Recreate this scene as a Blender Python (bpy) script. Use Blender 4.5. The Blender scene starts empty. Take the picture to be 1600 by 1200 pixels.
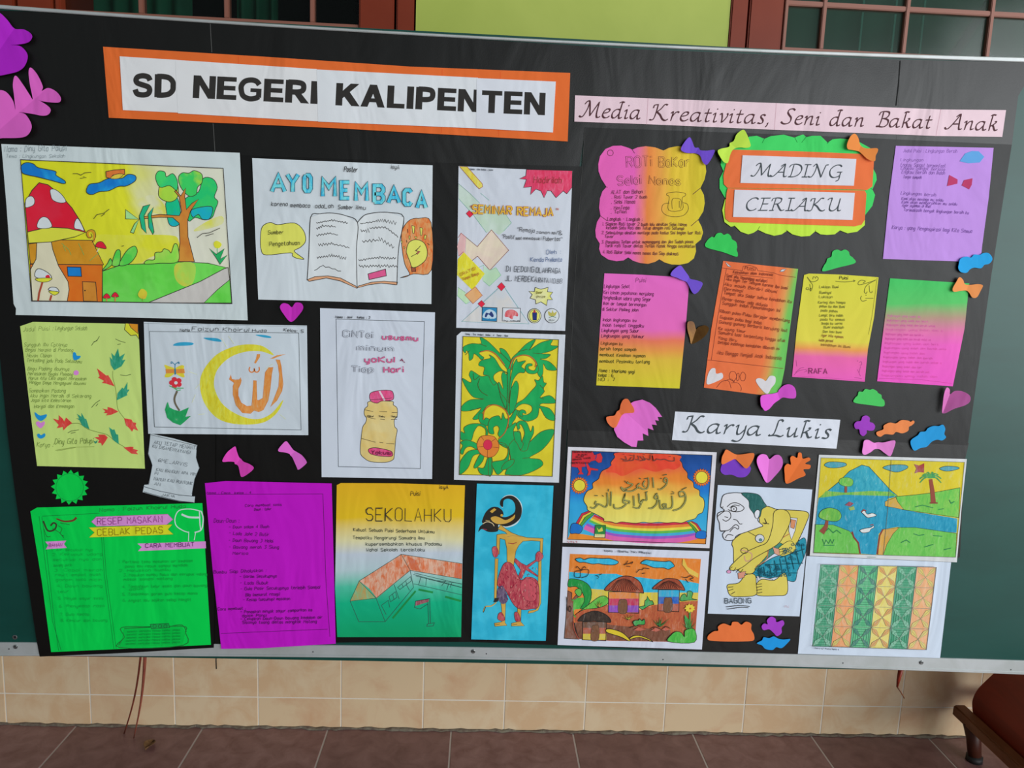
import bpy, bmesh, math, random
from mathutils import Vector, Matrix
from mathutils.geometry import tessellate_polygon
random.seed(7)
S = bpy.context.scene
COL = S.collection

# ------------------------------------------------------------------ camera, light, exposure
F = 1200.0                      # focal length in pixels of a 1600 wide frame
CAM_H = 1.131
YAW, PITCH, ROLL = math.radians(2.472), math.radians(8.541), math.radians(-2.2416)
fw = Vector((math.sin(YAW)*math.cos(PITCH), math.cos(YAW)*math.cos(PITCH), -math.sin(PITCH)))
rt = Vector((math.cos(YAW), -math.sin(YAW), 0)); dn = fw.cross(rt)
AX = rt*math.cos(ROLL) + dn*math.sin(ROLL)
AY = -rt*math.sin(ROLL) + dn*math.cos(ROLL)
cam_data = bpy.data.cameras.new('camera'); cam = bpy.data.objects.new('camera', cam_data); COL.objects.link(cam)
cam_data.sensor_width = 36; cam_data.lens = F/1600*36; cam_data.clip_start = .01
m = Matrix((AX, -AY, -fw)).transposed().to_4x4(); m.translation = (0, 0, CAM_H)
cam.matrix_world = m; S.camera = cam

W = bpy.data.worlds.new('overcast_sky'); S.world = W; W.use_nodes = True
W.node_tree.nodes['Background'].inputs[0].default_value = (.80, .92, 1.0, 1)
W.node_tree.nodes['Background'].inputs[1].default_value = .19

def area(name, loc, target, sx, sy, power, color):
    d = bpy.data.lights.new(name, 'AREA'); d.shape = 'RECTANGLE'; d.size = sx; d.size_y = sy; d.energy = power; d.color = color
    o = bpy.data.objects.new(name, d); COL.objects.link(o); o.location = loc
    o.rotation_euler = (Vector(target)-Vector(loc)).to_track_quat('-Z', 'Y').to_euler()
    return o
area('daylight_from_open_veranda_side', (3.9, -0.9, 1.5), (0.1, 1.5, 0.8), 2.4, 2.8, 90, (.95, .98, 1))
area('daylight_from_open_veranda_front', (3.2, -4.2, 1.7), (0.1, 1.5, 0.9), 3.6, 2.8, 186, (.93, .97, 1))

S.view_settings.view_transform = 'Standard'; S.view_settings.look = 'None'
S.view_settings.gamma = 1; S.view_settings.use_curve_mapping = False
S.view_settings.exposure = 0.0

# ------------------------------------------------------------------ places
DB, DW = 1.42, 1.752            # distance of the board face and of the wall
def ray(px, py):
    return AX*((px-800)/F) + AY*((py-600)/F) + fw
def at(px, py, Y=DB):           # the point of the vertical plane y = Y seen at that spot of the photograph
    d = ray(px, py); t = Y/d.y
    return Vector((d.x*t, Y, CAM_H + d.z*t))
def on_floor(px, py, z=0.0):
    d = ray(px, py); t = (z-CAM_H)/d.z
    return Vector((d.x*t, d.y*t, z))

# ------------------------------------------------------------------ materials
def lin(v):
    v /= 255.0
    return v/12.92 if v <= .04045 else ((v+.055)/1.055)**2.4
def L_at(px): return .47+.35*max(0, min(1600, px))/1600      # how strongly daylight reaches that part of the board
def albedo(hx, L=1.0):
    v = [int(hx[i:i+2], 16) for i in (0, 2, 4)]
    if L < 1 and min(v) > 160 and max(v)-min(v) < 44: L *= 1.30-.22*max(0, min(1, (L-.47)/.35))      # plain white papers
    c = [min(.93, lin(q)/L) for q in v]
    return (*c, 1)
MATS = {}
def new_mat(name):
    m = bpy.data.materials.new(name); m.use_nodes = True
    nt = m.node_tree; b = nt.nodes['Principled BSDF']
    return m, nt, b
def N(nt, t, **kw):
    n = nt.nodes.new(t)
    for k, v in kw.items(): setattr(n, k, v)
    return n
def noise(nt, vec, scale, detail=3, rough=.5, dist=0):
    n = N(nt, 'ShaderNodeTexNoise'); nt.links.new(vec, n.inputs['Vector'])
    n.inputs['Scale'].default_value = scale; n.inputs['Detail'].default_value = detail
    n.inputs['Roughness'].default_value = rough; n.inputs['Distortion'].default_value = dist
    return n.outputs[0]
def stretched(nt, s):
    g = N(nt, 'ShaderNodeNewGeometry'); mp = N(nt, 'ShaderNodeMapping'); mp.inputs['Scale'].default_value = s
    nt.links.new(g.outputs['Position'], mp.inputs['Vector']); return mp.outputs[0]
def ramp(nt, fac, stops, interp='LINEAR'):
    r = N(nt, 'ShaderNodeValToRGB'); r.color_ramp.interpolation = interp
    e = r.color_ramp.elements
    while len(e) < len(stops): e.new(.5)
    for k, (p, c) in enumerate(stops): e[k].position = p; e[k].color = c
    nt.links.new(fac, r.inputs[0]); return r.outputs[0]
def paper_relief(nt, b, amount=.45):
    # soft waves and fine tooth of hand-taped sheets, in room coordinates, so sheet and ink share them
    w = noise(nt, stretched(nt, (7, 1, 3.2)), 1.0, 3, .5, 1.2)
    f = noise(nt, stretched(nt, (1, 1, 1)), 420, 1)
    a = N(nt, 'ShaderNodeBump'); a.inputs['Strength'].default_value = amount; a.inputs['Distance'].default_value = .02
    nt.links.new(w, a.inputs['Height'])
    c = N(nt, 'ShaderNodeBump'); c.inputs['Strength'].default_value = .12; c.inputs['Distance'].default_value = .0006
    nt.links.new(f, c.inputs['Height']); nt.links.new(a.outputs[0], c.inputs['Normal'])
    nt.links.new(c.outputs[0], b.inputs['Normal'])
def ink(spec, L):
    """spec: 'hex' flat | 'c hex' crayon | 'w hexA hexB' watercolour of two hues"""
    key = (spec, round(L, 3))
    if key in MATS: return MATS[key]
    p = spec.split(); kind = p[0] if len(p[0]) == 1 else 'p'; cols = [q for q in p if len(q) == 6]
    m, nt, b = new_mat({'p': 'ink', 'c': 'crayon', 'w': 'watercolour'}[kind]+'_'+cols[0])
    b.inputs['Roughness'].default_value = .62; b.inputs['Specular IOR Level'].default_value = .16
    A = albedo(cols[0], L)
    if kind == 'p':
        B = A; b.inputs['Base Color'].default_value = A
    elif kind == 'c':
        B = albedo(cols[1], L) if len(cols) > 1 else tuple([min(.93, x*.80+.10) for x in A[:3]]+[1])
        f = noise(nt, stretched(nt, (190, 1, 60)), 1.0, 3, .65, .8)
        nt.links.new(ramp(nt, f, [(.36, A), (.60, B), (.82, tuple([min(.93, x*.62+.26) for x in B[:3]]+[1]))]), b.inputs['Base Color'])
    else:
        B = albedo(cols[1], L)
        f = noise(nt, stretched(nt, (30, 1, 30)), 1.0, 3, .5, .4)
        nt.links.new(ramp(nt, f, [(.40, A), (.62, B)]), b.inputs['Base Color'])
    paper_relief(nt, b)
    MATS[key] = m; return m
def blend(name, stops, a, c, L, interp='EASE', wob=.02):
    """paper or paint dyed from one hue to the next along the sheet, a and c: pixel ends of the run"""
    m, nt, b = new_mat(name); b.inputs['Roughness'].default_value = .62; b.inputs['Specular IOR Level'].default_value = .16
    A, Bp = at(*a), at(*c); D = Bp-A; l2 = D.length_squared
    g = N(nt, 'ShaderNodeNewGeometry')
    s = N(nt, 'ShaderNodeVectorMath', operation='SUBTRACT'); s.inputs[1].default_value = A
    nt.links.new(g.outputs['Position'], s.inputs[0])
    d = N(nt, 'ShaderNodeVectorMath', operation='DOT_PRODUCT'); d.inputs[1].default_value = D/l2
    nt.links.new(s.outputs[0], d.inputs[0])
    nz = noise(nt, stretched(nt, (14, 1, 14)), 1.0, 2)
    q = N(nt, 'ShaderNodeMath', operation='MULTIPLY_ADD'); q.inputs[1].default_value = wob*4
    nt.links.new(nz, q.inputs[0]); 
    q2 = N(nt, 'ShaderNodeMath', operation='SUBTRACT'); q2.inputs[1].default_value = wob*2
    nt.links.new(d.outputs['Value'], q2.inputs[0]); nt.links.new(q2.outputs[0], q.inputs[2])
    nt.links.new(ramp(nt, q.outputs[0], [(p, albedo(h, L)) for p, h in stops], interp), b.inputs['Base Color'])
    paper_relief(nt, b)
    return m
def simple(name, rgb, rough=.5, metal=0, rgb2=None, scale=8, bump=0, spec=.5, detail=4, squash=(1, 1, 1), lo=.35, hi=.65):
    m, nt, b = new_mat(name)
    b.inputs['Roughness'].default_value = rough; b.inputs['Metallic'].default_value = metal
    b.inputs['Specular IOR Level'].default_value = spec
    A = albedo(rgb); 
    if rgb2:
        f = noise(nt, stretched(nt, squash), scale, detail, .6, .5)
        nt.links.new(ramp(nt, f, [(lo, A), (hi, albedo(rgb2))]), b.inputs['Base Color'])
        if bump:
            u = N(nt, 'ShaderNodeBump'); u.inputs['Strength'].default_value = bump; u.inputs['Distance'].default_value = .003
            nt.links.new(f, u.inputs['Height']); nt.links.new(u.outputs[0], b.inputs['Normal'])
    else: b.inputs['Base Color'].default_value = A
    return m

# ------------------------------------------------------------------ mesh helpers
def link_mesh(name, verts, faces, mats, parent=None, mi=None, loc=None, smooth=False):
    """verts in room coordinates; the object's own origin goes to loc (or the parent's origin)"""
    base = Vector(loc) if loc is not None else Vector((0, 0, 0))
    if parent is not None: base = world_of(parent)
    me = bpy.data.meshes.new(name)
    me.from_pydata([tuple(Vector(v)-base) for v in verts], [], faces)
    for k in mats: me.materials.append(k)
    if mi: me.polygons.foreach_set('material_index', mi)
    if smooth: me.polygons.foreach_set('use_smooth', [True]*len(me.polygons))
    me.update()
    o = bpy.data.objects.new(name, me); COL.objects.link(o)
    if parent is not None: o.parent = parent
    else: o.location = base
    return o
def world_of(o):
    v = Vector((0, 0, 0))
    while o is not None: v += Vector(o.location); o = o.parent
    return v
def tag(o, label=None, cat=None, group=None, kind=None):
    if label: o['label'] = label
    if cat: o['category'] = cat
    if group: o['group'] = group
    if kind: o['kind'] = kind
    return o
def empty(name, loc):
    o = bpy.data.objects.new(name, None); o.location = loc; o.empty_display_size = .05; COL.objects.link(o); return o
def box_bm(bm, x0, x1, y0, y1, z0, z1):
    v = [bm.verts.new(p) for p in ((x0,y0,z0),(x1,y0,z0),(x1,y1,z0),(x0,y1,z0),(x0,y0,z1),(x1,y0,z1),(x1,y1,z1),(x0,y1,z1))]
    for f in ((3,2,1,0),(4,5,6,7),(0,1,5,4),(1,2,6,5),(2,3,7,6),(3,0,4,7)): bm.faces.new([v[i] for i in f])
def boxes(name, bs, mat, parent=None, bevel=0, loc=None):
    bm = bmesh.new()
    for b in bs: box_bm(bm, *b)
    if bevel: bmesh.ops.bevel(bm, geom=bm.edges[:], offset=bevel, segments=2, affect='EDGES', clamp_overlap=True)
    base = world_of(parent) if parent is not None else (Vector(loc) if loc is not None else Vector((0,0,0)))
    bmesh.ops.translate(bm, verts=bm.verts, vec=-base)
    me = bpy.data.meshes.new(name); bm.to_mesh(me); bm.free(); me.materials.append(mat)
    o = bpy.data.objects.new(name, me); COL.objects.link(o)
    if parent is not None: o.parent = parent
    else: o.location = base
    return o

# ------------------------------------------------------------------ drawing in the photograph's pixel frame, laid on the board plane
def pts(s, z=None):
    r = []
    for q in s.split():
        a, b = q.split(','); a, b = float(a), float(b)
        if z: a, b = z[0]+a/z[2], z[1]+b/z[2]
        r.append((a, b))
    return r
def smooth(p, closed, n=4):
    if len(p) < 3: return p
    r = []; m = len(p); rng = range(m if closed else m-1)
    for i in rng:
        if closed: a, b, c, d = p[(i-1) % m], p[i], p[(i+1) % m], p[(i+2) % m]
        else: a, b, c, d = p[max(i-1, 0)], p[i], p[i+1], p[min(i+2, m-1)]
        for k in range(n):
            t = k/n
            r.append(tuple(.5*((2*b[j])+(-a[j]+c[j])*t+(2*a[j]-5*b[j]+4*c[j]-d[j])*t*t+(-a[j]+3*b[j]-3*c[j]+d[j])*t**3) for j in (0, 1)))
    if not closed: r.append(p[-1])
    return r
def area2(p): return sum(p[i][0]*p[(i+1) % len(p)][1]-p[(i+1) % len(p)][0]*p[i][1] for i in range(len(p)))
def tri(p):
    t = tessellate_polygon([[Vector((a, b, 0)) for a, b in p]]); out = []
    for f in t:
        q = [p[i] for i in f]
        if area2(q) > 0: f = (f[0], f[2], f[1])     # pixel y runs down: front faces look at the viewer
        out.append(tuple(f))
    return out
STEP = 1.6e-5
class Ink:
    """flat print, paint and pen lines on one sheet, collected in one mesh"""
    def __init__(s, sheet, z=None, name='drawing', lift=0):
        s.sheet = sheet; s.z = z; s.L = sheet['_L']; s.name = name; s.y = sheet['_y']-.00012-lift; s.v = []; s.f = []; s.mi = []; s.m = []
    def mat(s, spec):
        m = ink(spec, s.L) if isinstance(spec, str) else spec
        if m not in s.m: s.m.append(m)
        return s.m.index(m)
    def add(s, p, faces, mi):
        b = len(s.v)
        s.v += [at(a, c, s.y) for a, c in p]; s.f += [tuple(b+i for i in f) for f in faces]; s.mi += [mi]*len(faces)
    def P(s, p): return pts(p, s.z) if isinstance(p, str) else p
    def up(s): s.y -= STEP
    def fill(s, spec, p, sm=False, line=0, lc='2b2623', n=4):
        p = s.P(p)
        if sm: p = smooth(p, True, n)
        s.up(); s.add(p, tri(p), s.mat(spec))
        if line: s.line(lc, p, line, closed=True)
    def line(s, spec, p, w=1.0, sm=False, closed=False, up=True):
        p = s.P(p)
        if sm: p = smooth(p, closed, 4)
        q = [p[0]]
        for a in p[1:]:
            if math.hypot(a[0]-q[-1][0], a[1]-q[-1][1]) > 1e-3: q.append(a)
        if closed and len(q) > 2 and math.hypot(q[0][0]-q[-1][0], q[0][1]-q[-1][1]) < 1e-3: q.pop()
        m = len(q)
        if m < 2: return
        if up: s.up()
        w0, w1 = w if isinstance(w, tuple) else (w, w); out = []
        for i in range(m):
            a = q[(i-1) % m] if (closed or i > 0) else None; c = q[(i+1) % m] if (closed or i < m-1) else None; b = q[i]
            ds = []
            for u, v in ((a, b), (b, c)):
                if u is None or v is None: continue
                l = math.hypot(v[0]-u[0], v[1]-u[1]); ds.append(((v[0]-u[0])/l, (v[1]-u[1])/l))
            if len(ds) == 1: nx, ny, k = -ds[0][1], ds[0][0], 1
            else:
                nx, ny = -(ds[0][1]+ds[1][1]), ds[0][0]+ds[1][0]; l = math.hypot(nx, ny)
                if l < 1e-4: nx, ny, k = -ds[0][1], ds[0][0], 1
                else:
                    nx /= l; ny /= l; k = min(1.6, 1/max(.3, nx*-ds[0][1]+ny*ds[0][0]))
            h = (w0+(w1-w0)*i/max(1, m-1))/2*k
            out += [(b[0]+nx*h, b[1]+ny*h), (b[0]-nx*h, b[1]-ny*h)]
        fs = []
        for i in range(m if closed else m-1):
            j = (i+1) % m; fs.append((2*i, 2*j, 2*j+1, 2*i+1))
        mi = s.mat(spec)
        # wind towards the viewer
        f2 = []
        for f in fs:
            pp = [out[i] for i in f]
            f2.append(tuple(reversed(f)) if area2(pp) > 0 else f)
        s.add(out, f2, mi)
    def lines(s, spec, text, w=1.0, sm=False):
        y0 = s.y
        for i, k in enumerate(text.split('|')): s.y = y0-(i % 4)*4e-6; s.line(spec, k.strip(), w, sm, up=False)
        s.y = y0-1.6e-5; s.up()
    def oval(s, spec, cx, cy, rx, ry=None, line=0, rot=0, lc='2b2623', n=20, a0=0, a1=360):
        ry = ry or rx; r = math.radians(rot); p = []
        full = a1-a0 >= 360
        for k in range(n if full else n+1):
            t = math.radians(a0+(a1-a0)*k/n); x, y = rx*math.cos(t), ry*math.sin(t)
            p.append((cx+x*math.cos(r)-y*math.sin(r), cy+x*math.sin(r)+y*math.cos(r)))
        if s.z: p = [(s.z[0]+a/s.z[2], s.z[1]+b/s.z[2]) for a, b in p]
        if spec: s.fill(spec, p, line=line, lc=lc)
        else: s.line(lc, p, line or 1, closed=full)
    def text(s, spec, string, a, b, h, w=.8, slant=.1, jit=.25, bold=False, font=None, sm=False, fillspec=None, inner=.5):
        """string from a to b along its baseline (crop coordinates 'x,y x,y'), h: cap height in photo pixels"""
        if s.z:
            a = (s.z[0]+a[0]/s.z[2], s.z[1]+a[1]/s.z[2]); b = (s.z[0]+b[0]/s.z[2], s.z[1]+b[1]/s.z[2])
        gl, total = layout(string, font or PEN)
        L = math.hypot(b[0]-a[0], b[1]-a[1]); ux, uy = (b[0]-a[0])/L, (b[1]-a[1])/L
        kx = L/total; ky = h/(font or PEN)['cap']
        rnd = random.Random(hash_of(string))
        def place(x, y, jx=0, jy=0):
            X = (x+jx)*kx+slant*y*ky; Y = (y+jy)*ky
            return (a[0]+ux*X+uy*Y, a[1]+uy*X-ux*Y)
        runs = []
        for x0, strokes in gl:
            jy0 = rnd.uniform(-1, 1)*jit
            for st in strokes:
                p = [place(x0+x, y+jy0, rnd.uniform(-.5, .5)*jit, rnd.uniform(-.5, .5)*jit) for x, y in st]
                runs.append(smooth(p, False, 4) if sm else p)
        if not fillspec and h < 7.5: w *= .74
        for sp_, ww in ((spec, w), (fillspec, w*inner)):
            if not sp_: continue
            y0 = s.y
            for i, r in enumerate(runs): s.y = y0-(i % 5)*4e-6; s.line(sp_, r, ww, up=False)
            s.y = y0-2e-5; s.up()
    def build(s):
        if not s.v: return None
        o = link_mesh(s.name, s.v, s.f, s.m, s.sheet, s.mi)
        if s.name == 'lettering': o['kind'] = 'stuff'        # handwriting: strokes too small to pick apart
        return o
def hash_of(t): return sum((i+1)*ord(c) for i, c in enumerate(t))

_pen = {
'A':"00 26 40|12 32",'B':"00 06 36 45 44 33 03|33 42 41 30 00",'C':"45 36 16 05 01 10 30 41",'D':"00 06 26 44 42 20 00",
'E':"46 06 00 40|03 33",'F':"46 06 00|03 33",'G':"45 36 16 05 01 10 30 41 43 23",'H':"00 06|40 46|03 43",'I':"10 16",
'J':"36 31 20 10 01",'K':"00 06|46 03 40",'L':"06 00 40",'M':"00 06 23 46 40",'N':"00 06 40 46",'O':"16 05 01 10 30 41 45 36 16",
'P':"00 06 36 45 44 33 03",'Q':"16 05 01 10 30 41 45 36 16|22 40",'R':"00 06 36 45 44 33 03|23 40",'S':"45 36 16 05 04 13 33 42 41 30 10 01",
'T':"06 46|26 20",'U':"06 01 10 30 41 46",'V':"06 20 46",'W':"06 10 23 30 46",'X':"06 40|00 46",'Y':"06 23 46|23 20",'Z':"06 46 00 40",
'a':"34 30|33 24 14 03 01 10 20 31",'b':"06 00|03 14 24 33 31 20 10 01",'c':"33 24 14 03 01 10 20 31",'d':"36 30|33 24 14 03 01 10 20 31",
'e':"02 32 33 24 14 03 01 10 30",'f':"36 26 15 10|04 24",'g':"34 3a 2b 1b 0a|33 24 14 03 01 10 20 31",'h':"06 00|03 14 24 33 30",
'i':"04 00|05 06",'j':"14 1a 0b|15 16",'k':"06 00|34 02 30",'l':"06 00",'m':"04 00|03 14 23 20|23 34 43 40",'n':"04 00|03 14 24 33 30",
'o':"14 03 01 10 20 31 33 24 14",'p':"04 0b|03 14 24 33 31 20 10 01",'q':"34 3b|33 24 14 03 01 10 20 31",'r':"04 00|02 13 24 34",
's':"33 24 14 03 12 22 31 20 10 01",'t':"16 11 20 30|04 24",'u':"04 01 10 20 31|34 30",'v':"04 20 44",'w':"04 10 22 30 44",
'x':"04 30|00 34",'y':"04 01 10 20 31|34 3a 2b 1b",'z':"04 34 00 30",
'0':"16 05 01 10 30 41 45 36 16",'1':"05 16 10",'2':"05 16 36 45 44 00 40",'3':"06 46 24 33 42 31 20 00",'4':"30 36 02 42",
'5':"46 06 03 33 42 41 30 00",'6':"36 16 03 01 10 30 41 42 33 13",'7':"06 46 20",'8':"13 04 05 16 36 45 44 33 13 02 01 10 30 41 42 33",
'9':"10 30 43 45 36 16 05 04 13 33",'.':"00 01",',':"01 0a",':':"00 01|03 04",'-':"03 33",'"':"06 04|26 24",'&':"40 04 05 16 25 24 02 01 10 20 42",
'=':"02 32|04 34",'_':"00 40",'(':"16 04 02 10",')':"06 14 12 00",'/':"00 36",'!':"06 02|00 01",'@':"32 23 13 02 11 21 32 33|31 40 45 26 04 01 20"}
def _pp(s):
    out = []
    for run in s.split('|'):
        out.append([(float(q[0]), {'a': -1., 'b': -2.}.get(q[1]) if q[1] in 'ab' else float(q[1])) for q in run.split()])
    return out
PEN = {'cap': 6.0, 'gap': 1.7, 'space': 4.4, 'g': {k: _pp(v) for k, v in _pen.items()}}
_cal = {
'a':"4.6,5 3.6,5.6 2,5.2 .6,3.4 .5,1.2 1.5,.1 2.8,.9 4.3,3.2|4.7,5.5 4.2,2 4.4,.4 5,.1 6,.9",
'd':"4.4,5 3.6,5.6 2,5.2 .6,3.4 .5,1.2 1.5,.1 2.8,.9 4.3,3.2|3.4,9.4 4.6,10.2 6,9.8|4.9,10 4.6,7 4.2,2 4.4,.4 5,.1 6,.9",
'e':".8,2.9 2.8,3.4 4,4.6 3.4,5.6 2,5.3 .7,3.4 .6,1.3 1.8,.1 3.3,.4 4.4,1.4",
'i':".2,4.4 1.3,5.5 1.2,3 1,.7 1.6,.1 2.6,.9|1.7,7.8 2.1,8.3",
'k':".6,9.2 1.6,10.1 3.2,9.8|1.6,10 1.2,6 .8,0|1,2.6 3,4.2 4,5.6 3.2,5.9|1.6,3.1 2.6,3 3.4,1 4.2,.1 5.2,.9",
'n':".2,4.4 1.2,5.5 1.1,3 .8,0|.9,2 2.2,4.6 3.6,5.6 4.2,4.8 3.9,1.5 4.2,.2 5.4,.9",
'r':".2,4.4 1.2,5.5 1.1,3 .8,0|.9,2 2.2,4.6 3.4,5.6 4.2,5",
's':"3.6,5 2.6,5.7 1.4,4.9 1.7,3.7 2.6,2.6 2.9,1.2 1.9,.2 .3,.6",
't':".2,5.3 3.6,5.5|2,8 1.5,4 1.3,1 2,.1 3.2,.9",
'u':".2,4.4 1.2,5.5 1,2.5 1.3,.4 2.4,.5 4,3|4.3,5.5 4,2 4.2,.3 5.4,.9",
'v':".2,4.6 1.1,5.5 1.6,3 1.8,.2 3.4,2.5 4.2,4.6 3.8,5.7",
'y':".2,4.4 1.2,5.5 1,2.5 1.3,.4 2.4,.5 4,3|4.3,5.5 4,0 3,-3 1.4,-4 -.4,-3.4",
',':"1,.8 1,-.4 .2,-1.8",
'M':"-1.6,.8 -.6,.1 .6,.8 2.2,5 2.8,9.4|.4,8 1.4,9.6 2.8,9.4 4.2,1|4.2,1 8,9.6|8,9.6 7.6,3 8,.4 9,.2 9.8,.9",
'K':"-.8,.3 .4,0 1.4,1.4 2,6 2.2,9.4|.2,7.4 .4,9 2.2,9.5|7,9.4 5.6,9.7 4,7 2.2,5|2.2,5 4,3.4 5.6,.8 7.2,0 8.4,1",
'S':"6,8.8 4.8,9.8 2.9,9.2 2.3,7.4 3.4,5.6 4.6,4 4.4,1.5 2.6,.1 .6,.3 -.4,1.4",
'B':"-.4,.5 .6,0 1.4,1.6 2,6 2.2,9.4|.2,7.4 .8,9.2 3,9.8 5.2,9.4 5.4,7.4 4,5.6 2.4,5.3|3.4,5.3 5.4,4.4 5.6,2 4,.2 2,0 .6,.6",
'A':"-1.8,1.2 -1,.1 .4,.8 3,5 5.4,9.6|3.4,8 5.4,9.7 5.4,5 5.6,.8 6.4,.1 7.2,.8|2,3.4 5.6,3.6",
'L':"4.4,8.8 3.6,9.8 2.4,9 2,5 1.4,1.4 0,.2 -.6,.8|0,.2 2.4,.6 4.4,0 5.6,1",
'D':"2.2,9 1.9,5 1.4,1 .2,.1|0,7.4 1,9.2 3.4,9.8 6,8.6 6.8,5.4 5.6,2 3,.2 .2,.2",
'I':"0,.2 3,.2|1.5,.2 2.1,9.6|.6,9.6 4,9.6",
'N':"-1.4,.8 -.4,.1 .8,1 2,5 2.4,9.4|.6,8.2 1.4,9.6 2.4,9.4 5.6,.2|5.6,.2 6.6,6 7.4,9.4 8.6,9.6",
'G':"6.6,8.4 5.4,9.7 3,9.2 .8,6.2 .8,2.6 2.4,.3 4.6,.5 6.2,2 6.4,4.2|4.6,4.2 7.2,4.4|6.2,2 6,-1.4 4.6,-2.6",
'C':"6.4,8.4 5.2,9.7 3,9.2 .8,6.2 .8,2.6 2.4,.2 4.6,.4 6,1.6",
'E':"2.2,9.6 1.8,5 1,.2|.6,9.5 5.6,9.6|1.7,5.1 4.8,5.2|0,.2 5,.3",
'R':"-.4,.2 2,.3|1.2,.2 2.2,9.4|.2,7.4 .8,9.2 3,9.8 5.2,9.2 5.2,7 3.8,5.4 2.2,5.1|3.4,5.2 4.8,2 6,.2 7.6,.8",
'U':"0,8.4 1,9.6 2.2,9.4 1.6,4 1.8,1 3.4,.1 5.4,2 6.2,5|6.6,9.6 6.2,4 6.2,.8 7,.2 7.8,.9"}
NIB = {'cap': 9.7, 'gap': .75, 'space': 2.6, 'g': {k: [pts(r) for r in v.split('|')] for k, v in _cal.items()}}
def layout(string, font):
    x = 0; out = []
    for ch in string:
        if ch == ' ': x += font['space']; continue
        g = font['g'].get(ch) or font['g'].get(ch.lower()) or font['g']['.'] 
        x1 = max(p[0] for r in g for p in r); out.append((x, g)); x += x1+font['gap']
    return out, max(.1, x-font['gap'])
def nib_text(k, spec, string, a, b, h, nib=2.2, ang=38, slant=.16):
    """chancery italic written with a broad nib: every stroke is the pen edge dragged along it"""
    if k.z:
        a = (k.z[0]+a[0]/k.z[2], k.z[1]+a[1]/k.z[2]); b = (k.z[0]+b[0]/k.z[2], k.z[1]+b[1]/k.z[2])
    gl, total = layout(string, NIB); L = math.hypot(b[0]-a[0], b[1]-a[1]); ux, uy = (b[0]-a[0])/L, (b[1]-a[1])/L
    kx, ky = L/total, h/NIB['cap']; r = math.radians(ang); n = (math.cos(r)*nib/2, -math.sin(r)*nib/2); mi = k.mat(spec)
    sh_ = k.sheet
    for x0, strokes in gl:
        k = Ink(sh_, None, 'letter'); mi = k.mat(spec)
        for st in strokes:
            p = [(a[0]+ux*((x0+x)*kx+slant*y*ky)+uy*y*ky, a[1]+uy*((x0+x)*kx+slant*y*ky)-ux*y*ky) for x, y in st]
            p = smooth(p, False, 5); 
            for u, v in zip(p, p[1:]):
                q = [(u[0]-n[0], u[1]-n[1]), (u[0]+n[0], u[1]+n[1]), (v[0]+n[0], v[1]+n[1]), (v[0]-n[0], v[1]-n[1])]
                k.y -= 2e-6; k.add(q, [(3, 2, 1, 0) if area2(q) > 0 else (0, 1, 2, 3)], mi)
            k.line(spec, p, nib*.46)
        k.build()
def sheet(name, label, cat, outline, mat, z=None, y=.004, group=None, thick=.0005, parent=None, sm=False, curl=()):
    """a sheet of paper taped on the board: outline in photo pixels, front face y metres off the board.
    curl: (px, py, radius px, height m) spots where the sheet stands off"""
    p = pts(outline, z) if isinstance(outline, str) else outline
    if sm: p = smooth(p, True, 5)
    cx = sum(a for a, b in p)/len(p); L = L_at(cx); Y = DB-y
    m = ink(mat, L) if isinstance(mat, str) else mat
    if area2(p) > 0: p = p[::-1]
    n = len(p); lo = at(cx, max(b for a, b in p), Y)
    front = [at(a, b, Y) for a, b in p]; back = [v+Vector((0, thick, 0)) for v in front]
    fs = tri(p); fs += [tuple(n+i for i in reversed(f)) for f in tri(p)]
    fs += [(i, n+i, n+(i+1) % n, (i+1) % n) for i in range(n)]
    if parent is not None: o = link_mesh(name, front+back, fs, [m], parent)
    else: o = link_mesh(name, front+back, fs, [m], loc=lo)
    if label: tag(o, label, cat, group)
    META[o.name] = (L, Y)
    return Sheet(o, L, Y)
META = {}
class Sheet:
    def __init__(s, o, L, Y): s.o = o; s.L = L; s.Y = Y
    def __getitem__(s, k): return s.L if k == '_L' else s.Y
_old_link = link_mesh
def link_mesh(name, verts, faces, mats, parent=None, mi=None, loc=None, smooth=False):
    return _old_link(name, verts, faces, mats, parent.o if isinstance(parent, Sheet) else parent, mi, loc, smooth)

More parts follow.
